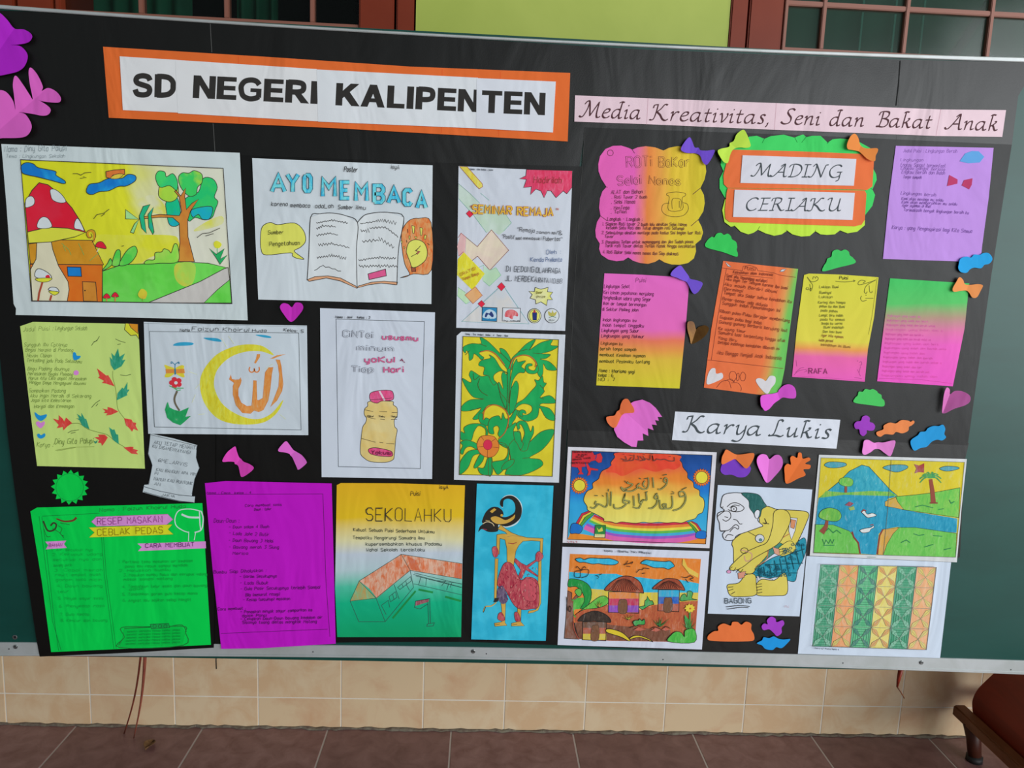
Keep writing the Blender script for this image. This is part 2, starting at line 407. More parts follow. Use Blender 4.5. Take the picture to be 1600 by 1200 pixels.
def cutout(name, label, cat, outline, mat, z=None, y=.006, fold=None, rise=.12, group=None, sm=True, crease2=None, thick=.0009):
    """a folded paper cut-out: fold = 'x,y x,y' crease line; both wings stand off the board away from the crease"""
    p = pts(outline, z) if isinstance(outline, str) else outline
    if sm: p = smooth(p, True, 5)
    if area2(p) > 0: p = p[::-1]
    cx = sum(a for a, b in p)/len(p); L = L_at(cx); Y = DB-y
    m = ink(mat, L) if isinstance(mat, str) else mat
    base = at(cx, max(b for a, b in p), Y)
    bm = bmesh.new(); vs = [bm.verts.new(at(a, b, Y)-base) for a, b in p]
    for f in tri(p):
        try: bm.faces.new([vs[i] for i in f])
        except ValueError: pass
    if fold:
        fp = pts(fold, z) if isinstance(fold, str) else fold
        A, B = at(*fp[0], Y)-base, at(*fp[1], Y)-base; d = (B-A).normalized(); nrm = Vector((d.z, 0, -d.x))
        bmesh.ops.bisect_plane(bm, geom=bm.verts[:]+bm.edges[:]+bm.faces[:], plane_co=A, plane_no=nrm)
        for s_ in (.33, .66):
            mx = max(abs((v.co-A).dot(nrm)) for v in bm.verts)
            for sg in (1, -1): bmesh.ops.bisect_plane(bm, geom=bm.verts[:]+bm.edges[:]+bm.faces[:], plane_co=A+nrm*sg*mx*s_, plane_no=nrm)
        kl, kr = rise if isinstance(rise, tuple) else (rise, rise)
        for v in bm.verts:
            t = (v.co-A).dot(nrm); v.co.y -= abs(t)*(kl if t < 0 else kr)
    bmesh.ops.recalc_face_normals(bm, faces=bm.faces[:])
    if sum(f.normal.y*f.calc_area() for f in bm.faces) > 0: bmesh.ops.reverse_faces(bm, faces=bm.faces[:])
    bmesh.ops.solidify(bm, geom=bm.faces[:], thickness=thick)
    me = bpy.data.meshes.new(name); bm.to_mesh(me); bm.free(); me.materials.append(m)
    o = bpy.data.objects.new(name, me); o.location = base; COL.objects.link(o); tag(o, label, cat, group)
    return Sheet(o, L, Y)
# ------------------------------------------------------------------ room shell
m_green = simple('lime_wall_paint', 'c0ce5e', .55, rgb2='b4c454', scale=3, detail=5)
m_grout = simple('pale_grout', 'f0e8d8', .8)
m_fgrout = simple('floor_grout', 'c4bab4', .85)
m_wtile = simple('marbled_beige_tile', 'e6c298', .22, rgb2='eed4ae', scale=13, detail=8, lo=.40, hi=.60)
m_wtile2 = simple('marbled_beige_tile_rosier', 'e2b890', .22, rgb2='ecd0a8', scale=9, detail=8, lo=.33, hi=.55)
m_ftile = simple('rough_maroon_floor_tile', '76504e', .42, rgb2='9a7674', scale=26, detail=8, bump=.25, lo=.3, hi=.75)
m_ftile2 = simple('rough_maroon_floor_tile_dark', '6e4a49', .42, rgb2='906c6a', scale=22, detail=8, bump=.25, lo=.3, hi=.75)
m_red = simple('red_brown_window_paint', '8e3a20', .45, rgb2='84321a', scale=5, spec=.3)
m_redlight = simple('dusty_pinkish_frame_edge', '9c6452', .5)
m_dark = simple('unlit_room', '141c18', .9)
m_alu = simple('dull_aluminium', 'b8bdba', .42, .25, rgb2='c8cccc', scale=14)
m_chalk = simple('green_chalkboard', '0a453c', .40, rgb2='0e4c43', scale=4, detail=6, squash=(1, 1, 3), spec=.42)
m_steel = simple('screw_steel', '8b8d8c', .35, .8)
m_hole = simple('screw_slot_dark', '1c1c1c', .6)
m_curtain = simple('teal_green_curtain', '108058', .7, rgb2='0c6a4a', scale=6)
m_wood = simple('dark_red_stained_wood', '96301a', .45, rgb2='7c2412', scale=6, squash=(1, 1, 4), detail=5)
m_wood2 = simple('worn_brown_wood', '8a5636', .5, rgb2='744528', scale=9, squash=(5, 1, 5), detail=5)
m_ruddy = simple('red_brown_backing_wood', '7c3a2c', .6)

SILL, HEAD = 1.60, 2.35
W0, W1 = DW+.008, DW+.15
LW, RW = (-1.03, -.162), (.520, 1.95)      # openings of the two windows
wall = boxes('wall_back', [(-3, 3, W0, W1, 0, SILL), (-3, LW[0], W0, W1, SILL, HEAD), (LW[1], RW[0], W0, W1, SILL, HEAD),
                           (RW[1], 3, W0, W1, SILL, HEAD), (-3, 3, W0, W1, HEAD, 2.9)], m_green, loc=(0, W0, 0))
tag(wall, kind='structure')
boxes('tile_bed', [(-2.6, 2.6, DW+.0009, W0, 0, .83)], m_grout, wall)
def tile_mesh(name, w, h, d, mat, floor_=False):
    bm = bmesh.new()
    if floor_: box_bm(bm, 0, w, -h, 0, -d, 0)
    else: box_bm(bm, 0, w, 0, d, 0, h)
    bmesh.ops.bevel(bm, geom=[e for e in bm.edges], offset=.0007, segments=1, affect='EDGES')
    me = bpy.data.meshes.new(name); bm.to_mesh(me); bm.free(); me.materials.append(mat); return me
def place(name, me, parent, p):
    o = bpy.data.objects.new(name, me); COL.objects.link(o); o.parent = parent; o.location = Vector(p)-world_of(parent); return o
TJ, TS = -.1118, .1998                       # a wall joint and the tile step
rows = [(0, .0755), (.0785, .25), (.3315, .25), (.5845, .24)]
wm = [[tile_mesh('wall_tile', TS-.003, h, .006, m) for m in (m_wtile, m_wtile2)] for z, h in rows]
for r, (z, h) in enumerate(rows):
    for k in range(-12, 13):
        o = place('tile', wm[r][0 if random.random() < .62 else 1], wall, (TJ+k*TS+.0015, DW-random.uniform(0, .0006), z+.001))
floor = boxes('floor', [(-3, 3, -2.6, W1, -.10, -.0011)], m_fgrout, loc=(0, 0, -.006)); tag(floor, kind='structure')
FJ, FS = -.0409, .3010
fm = [tile_mesh('floor_tile', FS-.004, FS-.004, .006, m, True) for m in (m_ftile, m_ftile2)]
for i in range(-7, 8):
    for j in range(9):
        place('tile', fm[(i*3+j*5+(i*j) % 2) % 2], floor, (FJ+i*FS+.002, DW-.004-j*FS, -random.uniform(0, .0006)))
# a rough mortar bead where wall tiles meet the floor
bm = bmesh.new(); n = 260; vv = []
for i in range(n+1):
    x = -2.2+4.4*i/n; a, b = random.uniform(.001, .0055), random.uniform(.004, .013)
    vv.append((bm.verts.new((x, DW, a)), bm.verts.new((x, DW-b*.6, a*.7+.0008)), bm.verts.new((x, DW-b, .0003))))
for u, v in zip(vv, vv[1:]):
    for k in (0, 1): bm.faces.new((u[k], u[k+1], v[k+1], v[k]))
me = bpy.data.meshes.new('mortar_bead'); bm.to_mesh(me); bm.free()
me.materials.append(simple('rough_grey_mortar', '8a8372', .95, rgb2='6a5a50', scale=60, bump=.4))
o = bpy.data.objects.new('trim_1', me); COL.objects.link(o); tag(o, kind='structure')
# dark classroom behind the windows
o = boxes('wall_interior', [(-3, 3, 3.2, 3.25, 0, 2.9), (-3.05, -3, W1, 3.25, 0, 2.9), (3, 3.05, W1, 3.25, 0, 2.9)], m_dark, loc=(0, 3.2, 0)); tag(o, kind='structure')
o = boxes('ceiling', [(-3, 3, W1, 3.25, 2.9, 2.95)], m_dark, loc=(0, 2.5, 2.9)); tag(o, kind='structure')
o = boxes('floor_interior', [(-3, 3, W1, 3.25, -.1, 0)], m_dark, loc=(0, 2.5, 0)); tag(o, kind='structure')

def window(name, x0, x1, jambs, glass, bars, zbars, pane_mat):
    w = empty(name, ((x0+x1)/2, DW, SILL)); tag(w, kind='structure')
    for a, b in jambs: boxes('frame_jamb', [(a, b, DW+.003, W1, SILL-.02, HEAD)], m_red, w, .003)
    boxes('frame_head', [(x0, x1, DW+.003, W1, HEAD-.05, HEAD+.02)], m_red, w, .003)
    boxes('window_sill', [(x0-.01, x1+.01, DW-.005, W1, SILL-.045, SILL-.004)], m_red, w, .003)
    for ga, gb in glass:
        boxes('bottom_rail', [(ga, gb, DW+.012, DW+.045, SILL-.004, 1.638)], m_redlight, w, .002)
        for z in zbars: boxes('glazing_bar', [(ga, gb, DW+.016, DW+.036, z-.0055, z+.0055)], m_redlight, w, .0015)
        xs = [ga]+[b for b in bars if ga < b < gb]+[gb]
        for b in xs[1:-1]: boxes('glazing_bar', [(b-.0045, b+.0045, DW+.014, DW+.038, 1.638, HEAD-.05)], m_redlight, w, .0015)
        zs = [1.636]+[z for z in zbars]+[HEAD-.05]
        for a, b in zip(xs, xs[1:]):
            for c, d in zip(zs, zs[1:]): boxes('pane', [(a, b, DW+.024, DW+.027, c, d)], pane_mat, w)
    return w
def pane_material(name, hx, alpha):
    m, nt, b = new_mat(name); b.inputs['Base Color'].default_value = albedo(hx); b.inputs['Roughness'].default_value = .12
    b.inputs['Alpha'].default_value = alpha; return m
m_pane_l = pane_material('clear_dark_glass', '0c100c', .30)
m_pane_r = pane_material('green_glass_reflection_tint', '3c5044', .42)  # grey-green reflection put into the pane's colour and opacity
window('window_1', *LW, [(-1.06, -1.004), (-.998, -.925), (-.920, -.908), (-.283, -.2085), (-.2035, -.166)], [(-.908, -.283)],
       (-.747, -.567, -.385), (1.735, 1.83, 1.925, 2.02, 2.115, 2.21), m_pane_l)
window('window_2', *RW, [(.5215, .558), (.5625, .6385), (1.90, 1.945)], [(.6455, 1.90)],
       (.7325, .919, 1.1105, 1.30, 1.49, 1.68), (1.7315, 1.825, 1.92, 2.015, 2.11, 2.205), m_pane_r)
w2 = bpy.data.objects['window_2']; boxes('frame_edge', [(.6385, .6455, DW-.001, DW+.04, SILL-.004, HEAD-.05)], m_redlight, w2, .001)
a, b = at(1550, -4, DW+.07), at(1486, 96, DW+.07)  # dark reflection in the glass, added as a solid diagonal bar
link_mesh('reflection_stripe', [a+Vector((-.008, 0, 0)), a+Vector((.012, 0, 0)), b+Vector((.010, 0, 0)), b+Vector((-.010, 0, 0)),
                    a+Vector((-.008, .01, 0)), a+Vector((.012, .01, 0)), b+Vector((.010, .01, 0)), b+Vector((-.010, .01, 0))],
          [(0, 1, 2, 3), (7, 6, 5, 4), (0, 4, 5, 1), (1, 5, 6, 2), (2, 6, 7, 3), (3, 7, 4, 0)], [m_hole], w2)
def curtain(x0, x1, y, amp, folds, label, group, gm):
    n = folds*10; vs = []; fs = []
    ph = random.uniform(0, 6)
    for j, z in enumerate((1.45, 2.33)):
        for i in range(n+1):
            t = i/n; vs.append((x0+(x1-x0)*t+.004*math.sin(t*17+ph)*(1-j), y+amp*math.sin(t*folds*2*math.pi+ph), z))
    for i in range(n): fs.append((i, n+1+i, n+2+i, i+1))
    o = link_mesh('curtain', vs, fs, [gm], loc=((x0+x1)/2, y, 1.45), smooth=True)
    tag(o, label, 'curtain', group); sd = o.modifiers.new('cloth', 'SOLIDIFY'); sd.thickness = .0015; return o
rod = boxes('curtain_rod', [(-1.04, 1.94, 1.925, 1.937, 2.332, 2.344)], m_steel, loc=(0, 1.93, 2.332), bevel=.003)
tag(rod, 'thin steel curtain rod inside the classroom above both windows', 'rod')
curtain(-.99, -.70, 1.93, .010, 6, 'green curtain gathered at the far left of the left window', 'green curtains', m_curtain)
curtain(-.60, -.50, 1.935, .010, 3, 'narrow green curtain strip in the middle of the left window', 'green curtains', m_curtain)
m_curt2 = simple('dim_green_curtain', '2c7058', .8, rgb2='205844', scale=5)
cu_ = curtain(.66, 1.5, 1.93, .006, 9, 'dim green curtain drawn across behind the right window glass', 'green curtains', m_curt2)

m_hem = simple('bright_teal_light_slit', '58c8ac', .7)  # light slits between the curtains, put in as brighter strips
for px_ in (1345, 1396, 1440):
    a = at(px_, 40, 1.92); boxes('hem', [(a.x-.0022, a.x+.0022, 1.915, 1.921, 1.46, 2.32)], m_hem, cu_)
# ------------------------------------------------------------------ the green chalkboard
BX0, BX1, BZ0, BZ1 = -1.21, 1.195, .356, 1.536
board = empty('chalkboard', (0, DB+.01, BZ0))
tag(board, 'long green chalkboard with dull aluminium frame carrying all the paper displays', 'chalkboard')
boxes('writing_surface', [(BX0, BX1, DB, DB+.016, BZ0+.002, BZ1-.002)], m_chalk, board)
def strip(name, top, bot, front, back, mat, x0=-1.215, x1=1.20):
    """edge extrusion following its slightly bowed line; top, bot: photo points of its two edges"""
    def fit(q):
        P3 = [at(a, b, DB-front) for a, b in q]; n = len(P3); import numpy as np
        k = np.polyfit([p.x for p in P3], [p.z for p in P3], 2); return lambda x: float(np.polyval(k, x))
    ft, fb = fit(top), fit(bot); n = 24; vs = []; fs = []
    for i in range(n+1):
        x = x0+(x1-x0)*i/n; u, d = ft(x), fb(x); c = .0012
        vs += [(x, DB-front+c, u), (x, DB-front, u-c), (x, DB-front, d+c), (x, DB-front+c, d), (x, DB+back, d), (x, DB+back, u)]
    for i in range(n):
        for k in range(6):
            a, b = i*6+k, i*6+(k+1) % 6; fs.append((a, b, b+6, a+6))
    fs += [tuple(range(5, -1, -1)), tuple(n*6+k for k in range(6))]
    return link_mesh(name, vs, fs, [mat], board)
strip('frame_top', [(0, 8), (400, 34), (800, 58.5), (1200, 78.5), (1600, 89)], [(0, 14), (400, 39), (800, 62), (1200, 84.5), (1600, 96)], .004, .020, m_alu)
strip('frame_bottom', [(0, 1003.5), (400, 1009.5), (800, 1011.5), (1200, 1021.5), (1600, 1033)], [(0, 1021), (400, 1026), (800, 1027), (1200, 1037), (1600, 1052)], .0035, .018, m_alu)
strip('frame_lip', [(0, 1021), (400, 1025.5), (800, 1027), (1200, 1037), (1600, 1050)], [(0, 1025), (400, 1028), (800, 1031.5), (1200, 1040.5), (1600, 1055)], .0046, .022, m_alu)
boxes('frame_end', [(BX0-.012, BX0+.012, DB-.005, DB+.022, .35, 1.545)], m_alu, board, .001)
boxes('frame_end', [(BX1-.012, BX1+.012, DB-.005, DB+.022, .35, 1.545)], m_alu, board, .001)
link_mesh('backing_rail', [(BX0, DB+.023, .341), (BX1, DB+.023, .360), (BX1, DB+.045, .360), (BX0, DB+.045, .341), (BX0, DB+.023, .39), (BX1, DB+.023, .39), (BX1, DB+.045, .39), (BX0, DB+.045, .39)],
          [(3, 2, 1, 0), (4, 5, 6, 7), (0, 1, 5, 4), (1, 2, 6, 5), (2, 3, 7, 6), (3, 0, 4, 7)], [m_ruddy], board)
boxes('backing_rail', [(BX0, BX1, DB+.017, DB+.045, 1.48, 1.52)], m_ruddy, board, .001)
for x in (-1.0, -.3, .4, 1.05):
    for z in (.55, 1.35): boxes('wall_bracket', [(x-.012, x+.012, DB+.016, W0+.002 if z > .83 else DW, z-.012, z+.012)], m_steel, board, .001)
def disc(name, px, py, r, h, mat, parent, y=.0035, n=14, dome=True):
    c = at(px, py, DB-y); vs = []; fs = []
    for k, (rr, hh) in enumerate(((r, 0), (r, h*.6), (r*.7, h))):
        for i in range(n):
            t = 2*math.pi*i/n; vs.append(c+Vector((rr*math.cos(t), -hh, rr*math.sin(t))))
    for k in (0, 1):
        for i in range(n): fs.append((k*n+i, k*n+(i+1) % n, (k+1)*n+(i+1) % n, (k+1)*n+i))
    fs.append(tuple(2*n+i for i in range(n)))
    return link_mesh(name, vs, fs, [mat], parent)
for px, py, r in ((24.5, 1010.5, .0042), (739.5, 1017.5, .0042), (1439.5, 1035, .0042)):
    s_ = disc('screw', px, py, r, .002, m_steel, board)
    boxes('screw_slot', [(lambda c: (c.x-.003, c.x+.003, c.y-.0003, c.y+.0008, c.z-.0006, c.z+.0006))(at(px, py, DB-.0056))], m_hole, s_)
disc('eyelet', 23.5, 995.5, .0046, .0015, m_steel, board, y=.0002); disc('eyelet_hole', 23.5, 995.5, .0026, .0003, m_hole, board, y=.0018)
for px, py in ((14, 1014), (489, 1018.5), (760, 1021.5), (1317, 1036), (1579.5, 1046.5), (1036, 1030.5)):
    disc('rivet_hole', px, py, .0013, .0004, m_hole, board, y=.0036, n=8)
# ------------------------------------------------------------------ black background sheets
def black(name, hx, rough, spec, amt):
    m, nt, b = new_mat(name); b.inputs['Base Color'].default_value = albedo(hx); b.inputs['Roughness'].default_value = rough
    b.inputs['Specular IOR Level'].default_value = spec; paper_relief(nt, b, amt); return m
m_bt = black('black_poster_paper', '100f0c', .40, .46, .17)
m_bl = black('deep_black_poster_paper', '0c0b09', .46, .34, .17)
BS = []
for i, (pl, mt, lab) in enumerate([
    ("-90,14 40,17.5 329,35 339,243 -90,216", m_bt, 'black paper strip at the top left behind the left end of the main title'),
    ("329,35 500,47 737,61 742,258 339,243", m_bt, 'black paper strip along the top behind the middle of the main title'),
    ("737,61 1000,77 1407,93 1400,226 915,199 905,262 742,258", m_bt, 'black paper strip at the top centre above the pink heading'),
    ("1407,93 1600,97.5 1625,98 1598,138 1591,150 1581,226 1400,226", m_bt, 'black paper piece at the top right corner above the purple sheet'),
    ("-90,214 339,241 334,1012 200,1020 62,1026 57,1000 45,920 25,780 12,680 0,560 -90,500", m_bl, 'black paper behind the mushroom house painting and green recipe'),
    ("339,241 742,256 737,1003 600,1003 525,1004 334,1006", m_bl, 'black paper behind the reading poster and purple recipe'),
    ("742,256 912,260 886,670 868,1008 737,1003", m_bl, 'black paper behind the seminar poster and leaf painting'),
    ("888,662 1514,692 1507,722 1500,870 1252,1022 1100,1018 868,1008", m_bt, 'black paper at the bottom right behind the framed landscapes'),
    ("914,199 1250,211 1581,226 1549,430 1512,696 1200,682 886,672 898,450", m_bl, 'large black paper behind the poem sheets on the right')]):
    BS.append(sheet('black_paper', lab, 'paper', pl, mt, y=.0012+.0002*i+(.0032 if i in (4,) else 0), thick=.0004))

BLK = '24211f'
for nm_, pl_, c_, w_ in (('torn_edge', "328.5,37 331,82", '4a4a48', .9), ('torn_edge', "333,193 336,238", '4a4a48', .9), ('dark_seam', "1406.5,95 1404,130 1400,165", '050505', 1.8)):
    k_ = Ink(BS[1] if c_ == '4a4a48' else BS[3], None, nm_); k_.line(c_, pl_, w_); k_.build()
k_ = Ink(BS[8], None, 'torn_edge'); k_.line('3c3c3a', "914,200 905,330 897,460 890,600 887,670", .8); k_.build()
# ------------------------------------------------------------------ headings
def bold_letters(k, string, a, b, h, spec='2a2826'):
    R = lambda *q: [(q[0], q[1]), (q[2], q[1]), (q[2], q[3]), (q[0], q[3])]
    G_ = {
     'E': (4.5, [R(0,0,1.65,6), R(0,0,4.6,1.25), R(0,2.45,4.3,3.65), R(0,4.8,4.5,6)], []),
     'L': (4.3, [R(0,0,1.65,6), R(0,0,4.3,1.25)], []), 'T': (5, [R(1.7,0,3.3,6), R(0,4.75,5,6)], []), 'I': (1.65, [R(0,0,1.65,6)], []),
     'N': (5, [R(0,0,1.5,6), R(3.7,0,5.2,6), [(0,6),(1.65,6),(5.2,0),(3.55,0)]], []),
     'K': (5.6, [R(0,0,1.65,6), [(1.2,1.5),(1.2,3.5),(3.5,6),(5.6,6)], [(1.7,2.9),(3.1,4.1),(5.9,0),(3.9,0)]], []),
     'A': (5.9, [[(0,0),(1.7,0),(3.8,6),(2.1,6)], [(5.9,0),(4.2,0),(2.1,6),(3.8,6)], R(1.3,1.3,4.6,2.35)], []),
     'D': (5, [R(0,0,1.65,6)], ["0.6,5.42 2,5.42 3.4,5.1 4.3,4.1 4.4,3 4.3,1.9 3.4,.9 2,.58 .6,.58"]),
     'P': (4.8, [R(0,0,1.65,6)], ["0.6,5.42 2.6,5.42 3.8,5.1 4.1,4.1 3.8,3.1 2.6,2.7 .6,2.7"]),
     'R': (5.4, [R(0,0,1.65,6), [(1.7,2.9),(3.4,2.9),(5.6,0),(3.7,0)]], ["0.6,5.42 2.7,5.42 3.9,5.1 4.2,4.2 3.9,3.3 2.7,2.9 .6,2.9"]),
     'S': (4.7, [], ["4.1,4.3 3.6,5.2 2.4,5.5 1.2,5.2 .75,4.4 1.1,3.6 2.4,3.1 3.7,2.6 4.05,1.7 3.6,.8 2.4,.5 1.1,.8 .6,1.9"]),
     'G': (5.4, [R(2.8,2.3,5.35,3.3), R(4.15,.9,5.35,3.1)], ["4.8,4.3 4.1,5.2 2.9,5.48 1.5,5.1 .7,4 .65,2.8 1.1,1.3 2.2,.6 3.2,.52 4.2,.8 4.8,1.2"])}
    x = 0; out = []
    for ch in string:
        if ch == ' ': x += 2.6; continue
        out.append((x, G_[ch])); x += G_[ch][0]+.5
    L = math.hypot(b[0]-a[0], b[1]-a[1]); ux, uy = (b[0]-a[0])/L, (b[1]-a[1])/L; kx, ky = L/(x-.5), h/6
    sh_ = k.sheet
    for x0, (w, polys, strokes) in out:
        k = Ink(sh_, None, 'letter')
        T = lambda q: (a[0]+ux*(x0+q[0])*kx+uy*q[1]*ky, a[1]+uy*(x0+q[0])*kx-ux*q[1]*ky)
        for q in polys:
            pp = [T(v) for v in q]; k.up(); k.add(pp, tri(pp), k.mat(spec))
        for st in strokes: k.line(spec, smooth([T(v) for v in pts(st)], False, 4), 1.42*ky)
        k.build()
s = sheet('title_banner', 'wide orange banner with white strips reading SD NEGERI KALIPENTEN', 'banner', "161,73 420,89 640,104 891,114 887,221 520,200 170,184", 'e85c28', y=.0034)
for pl in ("372.5,88 373.5,192", "691,108 690,208", "782,112 779,212.5"):
    k = Ink(s, None, 'seam'); k.line('c84c20', pl, .8); k.build()
y0 = .0046
for i, (pl, w_, a, b, h) in enumerate([
    ("187,88 276,93.5 278,176 192,172", "SD", (207, 151), (274, 152.6), 36),
    ("274,93.5 495,108 497,189.5 278,177", "NEGERI", (301, 153), (496, 162.5), 35.5),
    ("495,108.5 747,121.5 745,200.5 497,190", "KALIPENTE", (524, 164.5), (769, 176.5), 35),
    ("745,122 868.5,127.5 864,207 744,200.5", "TEN", (752, 176), (850, 180), 35)]):
    q = sheet('title_paper', None, None, pl, 'd2d5e0', y=y0+i*.0003, parent=s.o)
    k = Ink(q, None, 'lettering')
    if w_ == "KALIPENTE":
        bold_letters(k, "KALIPEN", (524, 164.5), (747, 175.3), 35)
    else: bold_letters(k, w_, a, b, h)
    k.build()
def sub(o, q): o.parent = q
s = sheet('heading_strip', 'long pale pink strip headed Media Kreativitas, Seni dan Bakat Anak', 'banner', "898.5,149 1012,153.5 1210,161 1470,171 1572,172 1566,214 1463,212.5 1190,202 1010,194 897.5,190", 'ecc8d0', y=.0034)
k = Ink(s, None, 'lettering')
nib_text(k, '4c2c30', 'Media', (909, 183), (1000, 186.5), 25, 3.3); nib_text(k, '4c2c30', 'Kreativitas,', (1017, 187.5), (1199, 194), 25, 3.3)
nib_text(k, '4c2c30', 'Seni', (1221, 193.5), (1280, 196), 24, 3.3); nib_text(k, '4c2c30', 'dan', (1295, 196.5), (1349, 198), 24, 3.3)
nib_text(k, '4c2c30', 'Bakat', (1370, 198), (1454, 201), 24, 3.3); nib_text(k, '4c2c30', 'Anak', (1481, 202), (1558, 204.5), 24, 3.3)
k.build()
for pl in ("1012.5,153.6 1010.5,194.5", "1213,161 1210,202.8", "1470,171 1462.5,212"):
    k = Ink(s, None, 'seam'); k.line('cfa8b2', pl, .8); k.build()
s = sheet('heading_strip', 'white strip headed Karya Lukis above the paintings', 'banner', "1055,643 1313,656 1307,701 1050,687.5", 'd6dae4', y=.0036)
k = Ink(s, None, 'lettering'); nib_text(k, '434a4e', 'Karya', (1069, 675), (1188, 681), 26, 3.8); nib_text(k, '434a4e', 'Lukis', (1203, 681.5), (1296, 686), 26, 3.8); k.build()

# ------------------------------------------------------------------ 1 mushroom house painting
Z = (0, 220, 4)
s = sheet('painting', 'watercolour of a red spotted mushroom house, tree and green hill on white paper', 'painting', "8,20 1498,75 1548,1122 98,1088 100,1048 85,1020 40,400", 'bac4c4', Z, y=.0062)
k = Ink(s, Z)
sky = blend('yellow_sky_wash', [(0, 'cdbf1e'), (.52, 'd3c525'), (.66, 'd6d48c'), (.80, 'd2d2b8'), (1, 'ccd0b4')], (33, 300), (352, 300), s.L, wob=.05)
FR = "128,118 1395,172 1450,1018 198,1002"
k.fill(sky, FR)
ys = 'w d6ca34 d2cc78'
k.fill('w d2c63a d0c428', "560,600 800,590 1060,590 1115,620 1110,700 960,720 850,770 640,760", True)
k.fill('w d6ca50 d8d084', "1210,560 1300,500 1385,470 1388,520 1260,560", True)
k.fill('w d2c850 d6d090', "860,370 960,340 1040,420 1030,460 960,450 880,420", True)
k.fill('w 52b03c 5eb848', "640,815 760,775 1000,765 1120,757 1300,765 1425,795 1250,880 930,1010 640,1006", line=1.1)
k.fill('w a2a83c 8ab044', "1100,770 1215,768 1210,880 1150,910 1095,860", True)
k.fill('b8b4ae', "1425,792 1436,868 1275,1014 930,1012 1250,880 1400,800", line=1.1)
k.fill('w 52b03c 5eb848', "1436,868 1448,1014 1275,1013 1360,930", line=1)
# tree
for q, c in (("1040,380 1110,360 1130,480 1110,530 1060,525 1042,450", 'w 14a070 1690a0'), ("990,330 1010,260 1090,240 1115,300 1105,360 1060,382 1010,365", 'w 8cbc38 c2c034'),
             ("972,230 990,190 1030,195 1040,225 1080,205 1108,250 1105,310 1060,280 1000,290", 'w 2aa860 38b058'),
             ("1160,360 1240,320 1270,235 1330,238 1358,290 1340,350 1362,380 1345,430 1325,480 1280,495 1220,480 1180,502 1165,430", 'w 1ea45c 34ac50'),
             ("1200,430 1320,410 1322,465 1300,492 1262,488 1240,460 1205,478", 'w 1690a0 18a07c'),
             ("1115,230 1140,200 1180,202 1215,186 1262,210 1262,262 1235,290 1225,335 1180,345 1130,290", 'w 30aa50 8cbc3c')):
    k.fill(c, q, True, 1.0)
k.fill('w a8682a b07830', "1112,755 1125,640 1120,515 1080,480 1000,478 870,490 870,478 1000,460 1120,468 1135,440 1120,350 1090,315 1100,310 1130,345 1160,295 1155,350 1165,430 1200,390 1240,365 1190,440 1172,500 1175,600 1215,755", line=1)
for q, c in (("785,430 865,490 785,488", 'w 88c078 7cb870'), ("868,492 835,578 815,572 840,520", 'w 88c078 7cb870'), ("938,398 900,470 915,578 885,545 870,470 895,410", 'w 1a8c88 1e9c58'), ("960,415 945,470 963,570 955,585 930,540 925,460", 'w 1a8c88 1e9c58')): k.fill(c, q, line=1)
k.fill('w 70b83c 8cc048', "905,770 920,745 965,742 970,700 1010,695 1025,675 1055,685 1070,700 1090,645 1112,660 1112,755 1000,765", True, 1)
for q in ("640,812 670,770 690,735 700,775", "700,775 725,690 752,690 745,775", "745,775 790,690 840,658 858,690 840,735 800,772"): k.fill('w 44ac40 70ba48', q, True, 1)
k.fill('1e9050', "1375,772 1350,730 1308,672 1352,710 1402,675 1375,740 1420,715 1375,772", line=.9)
k.fill('w d8c020 c8b430', "1335,640 1355,625 1385,645 1370,670 1345,668", True); k.line('1e9050', "1357,668 1360,715", .8)
# left house and mushroom
k.fill('w b07c22 a8741c', "178,645 380,620 575,622 648,775 350,772 190,768", line=1)
k.fill('w d0601c c85818', "188,772 640,776 638,1006 200,1000", line=1)
k.fill('1668a8', "420,788 505,790 510,848 425,846", line=1.2); k.fill('w a86c24 b0742c', "515,880 598,884 608,1004 522,1002", line=1.1); k.oval('2b2623', 531, 936, 5, n=8)
k.fill('cdb096', "232,605 315,605 330,680 365,780 425,880 432,930 420,1003 202,1000 190,805 225,740", line=1.1)
k.fill('c8bc38', "178,640 172,570 300,540 420,545 535,572 470,600 320,632", line=1.1)
k.fill('w c0182c c82034', "156,390 200,310 245,262 300,275 370,330 450,420 500,500 535,572 420,546 300,540 172,570", line=1.2)
for q in ("158,400 165,360 195,345 215,365 210,400 165,418", "315,305 345,305 385,335 412,380 375,388 330,370 316,335", "237,545 240,500 270,475 305,490 322,540", "465,545 470,500 490,488 526,560 500,555"): k.fill('c4ccce', q, True, .9)
k.line('b07c22', "585,632 590,590 575,562 550,570 552,600 570,605", 3.2, True); k.line('2b2623', "575,635 598,600 590,562 562,556 540,575 550,605 575,600 568,580", .8, True)
k.fill('c01c30', "598,660 610,635 640,632 665,672 630,670", True, .8); k.line('cdb096', "620,672 605,695", 1.4)
k.lines('4a9a50', "385,640 430,680 445,715|490,640 510,680 525,715|620,700 560,750|395,655 410,690", .6)
k.fill('c4ccce', "220,850 225,810 250,800 300,825 322,855 280,865", True, 1); k.fill('c01c30', "285,845 305,838 312,858 290,862", True); k.fill('c8b830', "222,862 322,858 300,880 250,882", True, .8)
k.line('8c3c28', "265,885 245,950 238,1000", 3); k.fill('c4ccce', "302,930 320,915 355,920 368,945 330,940", True, 1); k.fill('c8b830', "305,940 368,945 340,965", True, .8); k.line('8c3c28', "322,965 312,998", 3)
for x_, y_ in ((667, 970), (720, 962)): k.fill('c01c30', "%d,%d %d,%d %d,%d" % (x_-22, y_+12, x_, y_-16, x_+22, y_+12), True, .6); k.line('c86040', "%d,%d %d,%d" % (x_, y_+10, x_, 1003), 1.6)
